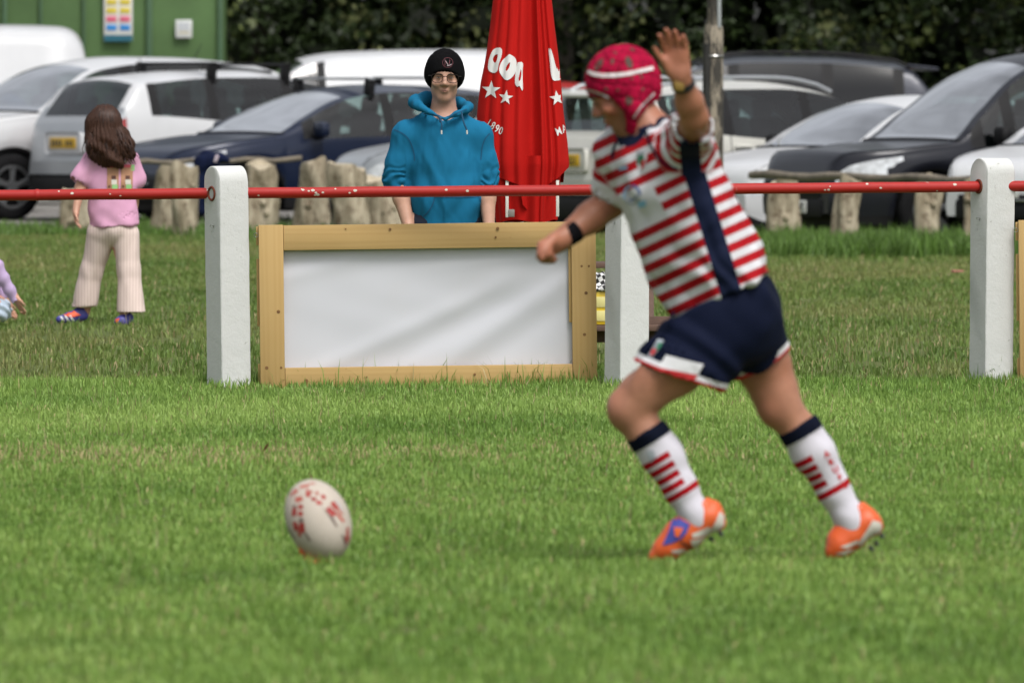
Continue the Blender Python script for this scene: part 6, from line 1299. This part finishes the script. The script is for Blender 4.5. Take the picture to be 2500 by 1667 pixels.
# ---------------------------------------------------------------- girl in the pink t-shirt walking away
def girl():
    S = 403.0; U0, V0 = 262.0, VH + CAMH * 403; Y = D(S); root = Vector((P(U0, 0, Y).x, Y, 0)); q = lambda u, v, y=0.0: np.array([(u - U0) / S, y, (V0 - v) / S])
    lo, hi = (-.36, -.32, -.02), (.28, .32, 1.36); skin_c = (.52, .285, .20)
    f = SDF(lo, hi, .0065); hc = q(255, 312, .02); at, HR = head(f, hc, n_((-.35, .93, .02)), n_((0, 0, 1)), .90)
    f.chain([q(258, 350, .02), q(262, 385, .0)], [.043, .05], .03); f.chain([q(265, 400), q(275, 540)], [.085, .092], .04, ((1, 0, 0), 1.25)); f.cone(q(222, 390), q(318, 390), .04, .04, .03)
    a, b, c = q(215, 400, -.02), q(196, 460, -.03), q(186, 515, -.09); f.chain([a, b], [.042, .033], .02); f.chain([b, c], [.033, .021], .02); hand(f, c, n_(q(187, 545, -.10) - c), (1, .1, 0), (-.2, -.9, 0), .70, .35)
    a, b, c = q(322, 400, .02), q(330, 455, .05), q(328, 500, .13); f.chain([a, b], [.042, .033], .02); f.chain([b, c], [.033, .021], .02); hand(f, c, n_((0, .5, -.8)), (-1, .1, 0), (.2, .9, 0), .70, .35)
    f.chain([q(255, 560), q(225, 660, .06), q(206, 762, .08)], [.08, .05, .031], .03); f.chain([q(295, 560), q(310, 660, -.03), q(305, 770, -.06)], [.08, .05, .031], .03)
    V, Fc = f.mesh(2); body = big_mesh('person', V, Fc, SKIN, None, True, face_cols(V, at, skin_c, (.5, .2, .18))); body.location = root
    tag(body, 'long-haired girl in pink t-shirt and striped trousers walking away left', 'person')
    # t-shirt
    pk = Mat('pink_tshirt'); pk.set(col=pk.mix(pk.noise(6, 4), (.60, .31, .46), (.68, .37, .53)), rough=.85, spec=.15)
    g = SDF(lo, hi, .007); g.chain([q(266, 392), q(272, 450), q(277, 552)], [.092, .102, .118], .04, ((1, 0, 0), 1.30)); g.cone(q(228, 384), q(314, 384), .048, .048, .04); g.cone(q(222, 392, -.01), q(194, 436, -.03), .055, .058, .04); g.cone(q(318, 392, .01), q(335, 436, .04), .055, .058, .04)
    g.plane(q(270, 554), n_((.08, 0, -1))); g.chain([q(277, 530), q(277, 575)], [.106, .106], 0, ((1, 0, 0), 1.3), 'sub'); d = n_(q(194, 436, -.03) - q(222, 392, -.01)); g.cone(q(194, 436, -.03) + d * .03, q(194, 436, -.03) + d * .1, .05, .05, 0, None, 'sub'); g.plane(q(190, 442), n_(d * np.array([1, 0, 1]) + np.array([-.6, 0, -.3])) if False else (0, 0, -1)) if False else None
    V, Fc = g.mesh(2); w_ = .007 * noise3(V, 3.5, 9, 2) + .008 * np.sin((V[:, 0] * 1.0 + V[:, 2] * .9) * 40) * np.clip((q(0, 500)[2] - V[:, 2]) / .1, 0, 1) * .6; V = V + normals(V, Fc) * w_[:, None]
    ts = big_mesh('t_shirt', V, Fc, pk.m, body, True); tan = simple('print_tan', (.40, .21, .12), .8, .1); gn_ = simple('print_green', (.28, .52, .22), .8, .1); wh = simple('print_white', (.6, .56, .5), .8, .1); rd = simple('print_rose', (.55, .10, .13), .8, .1); br = simple('print_brown', (.10, .04, .03), .8, .1)
    k = 2.53
    def d_(nm, pts, mt, off=.004): decal(nm, [((x / k - U0) / S, (V0 - (200 + y / k)) / S) for x, y in pts], [tuple(range(len(pts)))], ts, (0, 0, 0), (1, 0, 0), (0, 0, 1), (0, 1, 0), mt, ts, off, .012)
    def bx(x, y, w_, h_): return [(x - w_ / 2, y - h_ / 2), (x + w_ / 2, y - h_ / 2), (x + w_ / 2, y + h_ / 2), (x - w_ / 2, y + h_ / 2)]
    for x in (700, 785): d_('print_block', bx(x, 598, 72, 140), tan); d_('print_band', bx(x - 5, 520, 60, 18), rd, .006); d_('print_dots', bx(x + 5, 590, 26, 22), br, .006); d_('print_patch', bx(x + 8, 618, 34, 30), wh, .006); d_('print_patch', bx(x + 12, 652, 34, 36), gn_, .006); d_('print_dots', bx(x - 22, 645, 12, 14), br, .006)
    for x in (680, 705, 730, 755, 780): d_('print_letter', bx(x, 494, 14, 18), wh)
    d_('print_leaf', bx(820, 530, 24, 36), gn_); d_('print_label', [(620, 440), (655, 425), (665, 480), (625, 500)], wh)
    # trousers with fine stripes
    tm = Mat('striped_trousers'); wv = tm.nt.nodes.new('ShaderNodeTexWave'); wv.bands_direction = 'X'; wv.inputs['Scale'].default_value = 17; wv.inputs['Distortion'].default_value = .6; tm.nt.links.new(tm.coord('Object'), wv.inputs[0]); tm.set(col=tm.mix(tm.ramp(X(tm.nt, wv.outputs[1]), [(.55, 0.0), (.85, 1.0)]) * .65, (.70, .575, .525), (.54, .41, .37)), rough=.85)
    g = SDF(lo, hi, .007); g.ell(q(276, 560), (.145, .112, .10), None, .04); h2 = SDF(lo, hi, .007)
    g.chain([q(246, 575, .01), q(222, 660, .05), q(203, 762, .08)], [.088, .068, .078], .03); h2.chain([q(306, 575, -.01), q(316, 660, -.03), q(321, 775, -.06)], [.086, .068, .094], .03)
    g.plane(q(200, 750), n_((.08, 0, -1))); h2.plane(q(320, 763), (0, 0, -1)); merge(g, h2, .012)
    for c_, r_ in ((q(201, 756, .08), .060), (q(321, 768, -.06), .072)): g.cone(c_ + np.array([0, 0, .03]), c_ - np.array([0, 0, .1]), r_, r_, 0, None, 'sub')
    obj_from('trousers', g, tm.m, body, wr=lambda V: .008 * noise3(V * np.array([1.5, 1, .5]), 3, 13, 2))
    # shoes
    bl = Mat('shoe_violet'); bl.set(col=(.05, .05, .26), rough=.5); orr = simple('shoe_orange', (.70, .085, .018), .5, .1); w2 = simple('shoe_white', (.62, .62, .66), .5, .1)
    z = SDF(lo, hi, .005); z.chain([q(200, 770, .07), q(170, 776, .05), q(144, 780, .03)], [.036, .033, .022], .02); z.cone(q(196, 758, .07), q(186, 768, .06), .032, .03, .02); z.plane((0, 0, .003), (0, 0, -1)); s1, _, _ = obj_from('shoe', z, bl.m, body)
    def ds(nm, pts, mt, t_): decal(nm, [((x / k - U0) / S, (V0 - (200 + y / k)) / S) for x, y in pts], [tuple(range(len(pts)))], t_, (0, 0, 0), (1, 0, 0), (0, 0, 1), (0, 1, 0), mt, t_, .004, .01)
    ds('tongue', [(400, 1405), (450, 1385), (465, 1420), (500, 1440), (440, 1455), (390, 1440)], orr, s1)
    for x in (375, 405, 435): ds('stripe', [(x - 12, 1440), (x + 2, 1440), (x + 26, 1478), (x + 10, 1478)], w2, s1)
    z = SDF(lo, hi, .005); z.chain([q(312, 776, -.06), q(298, 784, -.09), q(290, 786, -.10)], [.036, .034, .026], .02); z.plane((0, 0, .003), (0, 0, -1)); s2, _, _ = obj_from('shoe', z, bl.m, body); ds('side_panel', [(715, 1465), (740, 1455), (730, 1495), (715, 1498)], orr, s2)
    # hair
    hm = Mat('brown_hair'); hn = hm.noise(30, 4, rough=.6, stretch=(6, 6, .5)); hm.set(col=hm.mix(hn, (.018, .008, .005), (.075, .032, .018)), rough=.5, spec=.2).bump(hn, .7, .01)
    z = SDF(lo, hi, .0065); z.ell(q(256, 300, .0), (.098, .105, .105), None, .03); z.chain([q(252, 310, -.03), q(256, 350, -.07), q(272, 378, -.09)], [.098, .092, .085], .04, ((0, 1, 0), .75)); z.chain([q(228, 300, -.01), q(224, 340, -.04), q(232, 366, -.08)], [.045, .035, .035], .03); z.chain([q(296, 330, -.03), q(312, 360, -.06), q(322, 378, -.06)], [.05, .040, .028], .03); z.cone(q(228, 362, -.08), q(244, 380, -.10), .036, .022, .02)
    z.ell(q(226, 333, -.02), (.012, .2, .022), None, .004, 'sub')
    V, Fc = z.mesh(1); N = normals(V, Fc); th = np.arctan2(V[:, 1] - .02, V[:, 0] - hc[0]); zz = V[:, 2]; low = np.clip((q(0, 330)[2] - zz) / .12, 0, 1)
    V = V + N * (.005 * np.sin(th * 44 + zz * 26 + 3 * noise3(V, 4, 3)) + low * .012 * np.sin(zz * 60 + th * 7) + low * .008 * noise3(V, 8, 4))[:, None]; hr = big_mesh('hair', V, Fc, hm.m, body, True)
    r_ = np.random.default_rng(3); SV, SF, SC = [], [], []
    ax_ = n_((-.25, .55, .80)); hcn = q(256, 300, .0)       # strands combed from the crown down the back
    for i in range(620):
        az = r_.uniform(0, 2 * PI); pts = []
        side = np.array([math.cos(az), math.sin(az), 0.0])
        if side[1] > .55: side[1] *= -.4; side = n_(side)
        endx = side[0] * .085 + .035 * r_.normal() + .03; end = np.array([hcn[0] + endx, -.10 + .06 * max(side[1], -.2) + .02 * r_.normal(), q(0, 384 + r_.uniform(-22, 8) - 60 * max(0, -endx - .05))[2]])
        for t in np.linspace(0, 1, 11):
            if t < .55: an = .15 + t / .55 * 1.75; p = hcn + np.array([side[0] * math.sin(an) * .100, side[1] * math.sin(an) * .108, math.cos(an) * .107]); pe = p
            else: f_ = (t - .55) / .45; p = pe * (1 - f_) + end * f_ + np.array([.013 * math.sin(f_ * 9 + i), .010 * math.cos(f_ * 8 + i * 1.7) - .02 * f_ * (1 - f_), 0]) * f_
            pts.append(p + r_.normal(size=3) * .0015)
        b_ = MB().tube([tuple(p) for p in pts], list(np.concatenate([np.full(8, r_.uniform(.003, .006)), [.0035, .0025, .001]])), 5); o0 = len(SV); SV += b_.v; SF += [[k_ + o0 for k_ in f] for f in b_.f]; SC += [np.array((.036, .016, .010)) * r_.uniform(.5, 2.0)] * len(b_.v)
    sm = mesh_obj('hair_strands', SV, SF, attr_mat('hair_strand', .45, .15, 30, spec=.3), hr); add_col(sm.data, np.array(SC)); sm['kind'] = 'stuff'
    for i in range(40):       # loose locks with wavy ends
        x = r_.uniform(222, 326); y0 = -.10 - .02 * r_.uniform(); p0 = q(x * .8 + 52, 340 + r_.uniform(-10, 14), y0 + .01); p1 = q(x, 378 + r_.uniform(-8, 14) + (6 if x > 280 else -10), y0 - .008); m_ = (p0 + p1) / 2; MB().tube(spline([tuple(p0), tuple(m_ + np.array([r_.normal() * .010, -.006, 0])), tuple(p1 + np.array([r_.normal() * .008, 0, .015])), tuple(p1 + np.array([r_.normal() * .015, 0, -.012]))], 5), list(np.linspace(.008, .0015, 16)), 6).build('lock', hm.m, hr)
girl()

# ---------------------------------------------------------------- crouching child at the left edge
def child():
    S = 404.0; U0, V0 = -60.0, VH + CAMH * 404; Y = D(S); root = Vector((P(U0, 0, Y).x, Y, 0)); q = lambda u, v, y=0.0: np.array([(u - U0) / S, y, (V0 - v) / S])
    lo, hi = (-.40, -.32, -.02), (.34, .34, .95); f = SDF(lo, hi, .007); hc = q(-50, 505, .0); at, HR = head(f, hc, n_((.9, -.25, -.3)), n_((.3, 0, .95)), .88)
    f.chain([q(-56, 545), q(-64, 580)], [.042, .05], .03); f.chain([q(-66, 600), q(-95, 700)], [.09, .10], .04, ((0, 1, 0), 1.25)); f.cone(q(-66, 592, -.10), q(-66, 592, .10), .04, .04, .03)
    a, b, c = q(-55, 600, -.12), q(-8, 655, -.14), q(36, 722, -.12); f.chain([a, b, c], [.04, .033, .022], .02); hand(f, c, n_(q(52, 752, -.12) - c), (.5, .3, -.8), (.5, -.8, .3), .70, .35)
    a, b, c = q(-55, 600, .12), q(-20, 670, .16), q(10, 735, .14); f.chain([a, b, c], [.04, .033, .022], .02); hand(f, c, n_((.5, 0, -.85)), (.5, .3, -.8), (.5, .8, .3), .70, .35)
    for y in (-.10, .10): f.chain([q(-95, 735, y), q(-8, 745, y), q(-60, 775, y)], [.07, .048, .032], .03)
    V, Fc = f.mesh(2); body = big_mesh('person', V, Fc, SKIN, None, True, face_cols(V, at, (.52, .28, .19), (.5, .2, .18))); body.location = root; tag(body, 'crouching child in lilac top and pale jeans cut off at the left edge', 'person')
    li = cloth_mat('lilac_jersey', (.46, .35, .55)); g = SDF(lo, hi, .007); g.chain([q(-66, 590), q(-95, 715)], [.105, .12], .05, ((0, 1, 0), 1.2))
    for sg, pts in ((-1, ((-58, 600, -.11), (-10, 652, -.14), (38, 730, -.12))), (1, ((-58, 600, .11), (-20, 668, .16), (8, 728, .14)))):
        P3 = [q(*p) for p in pts]; g.chain(P3, [.058, .050, .036], .03); d = n_(P3[2] - P3[1]); g.cone(P3[2] + d * .03, P3[2] + d * .1, .034, .034, 0, None, 'sub')
    V, Fc = g.mesh(2); V = V + normals(V, Fc) * (.006 * noise3(V, 4, 9, 2) + .004 * np.sin((V[:, 0] * .6 - V[:, 2]) * 60))[:, None]; big_mesh('sweater', V, Fc, li, body, True)
    jn = simple('pale_denim', (.42, .50, .60), .85, .25, 14, .2, 200, .002); g = SDF(lo, hi, .007)
    for y in (-.10, .10): g.chain([q(-95, 735, y), q(-2, 758, y), q(-58, 780, y)], [.085, .066, .05], .03)
    g.ell(q(-100, 735), (.11, .15, .09), None, .04); V, Fc = g.mesh(2); V = V + normals(V, Fc) * (.006 * np.sin((V[:, 0] + V[:, 2] * 2) * 55 + 3 * noise3(V, 4, 2)))[:, None]; V[:, 2] = np.maximum(V[:, 2], .005); big_mesh('jeans', V, Fc, jn, body, True)
    for y in (-.10, .10): z = SDF(lo, hi, .007); z.chain([q(-66, 780, y), q(-28, 786, y)], [.038, .03], .02); z.plane((0, 0, .002), (0, 0, -1)); obj_from('shoe', z, simple('shoe_pale', (.5, .5, .52), .6), body)
    z = SDF(lo, hi, .007); z.ell(at(-.025, 0, .03), (.10, .088, .105), HR, .02); z.ell(at(.09, 0, -.05), (.07, .12, .09), HR, .01, 'sub'); z.chain([at(-.06, 0, -.02), at(-.07, 0, -.12)], [.07, .05], .03); obj_from('hair', z, simple('light_brown_hair', (.12, .065, .03), .5, .3, 40), body)
child()
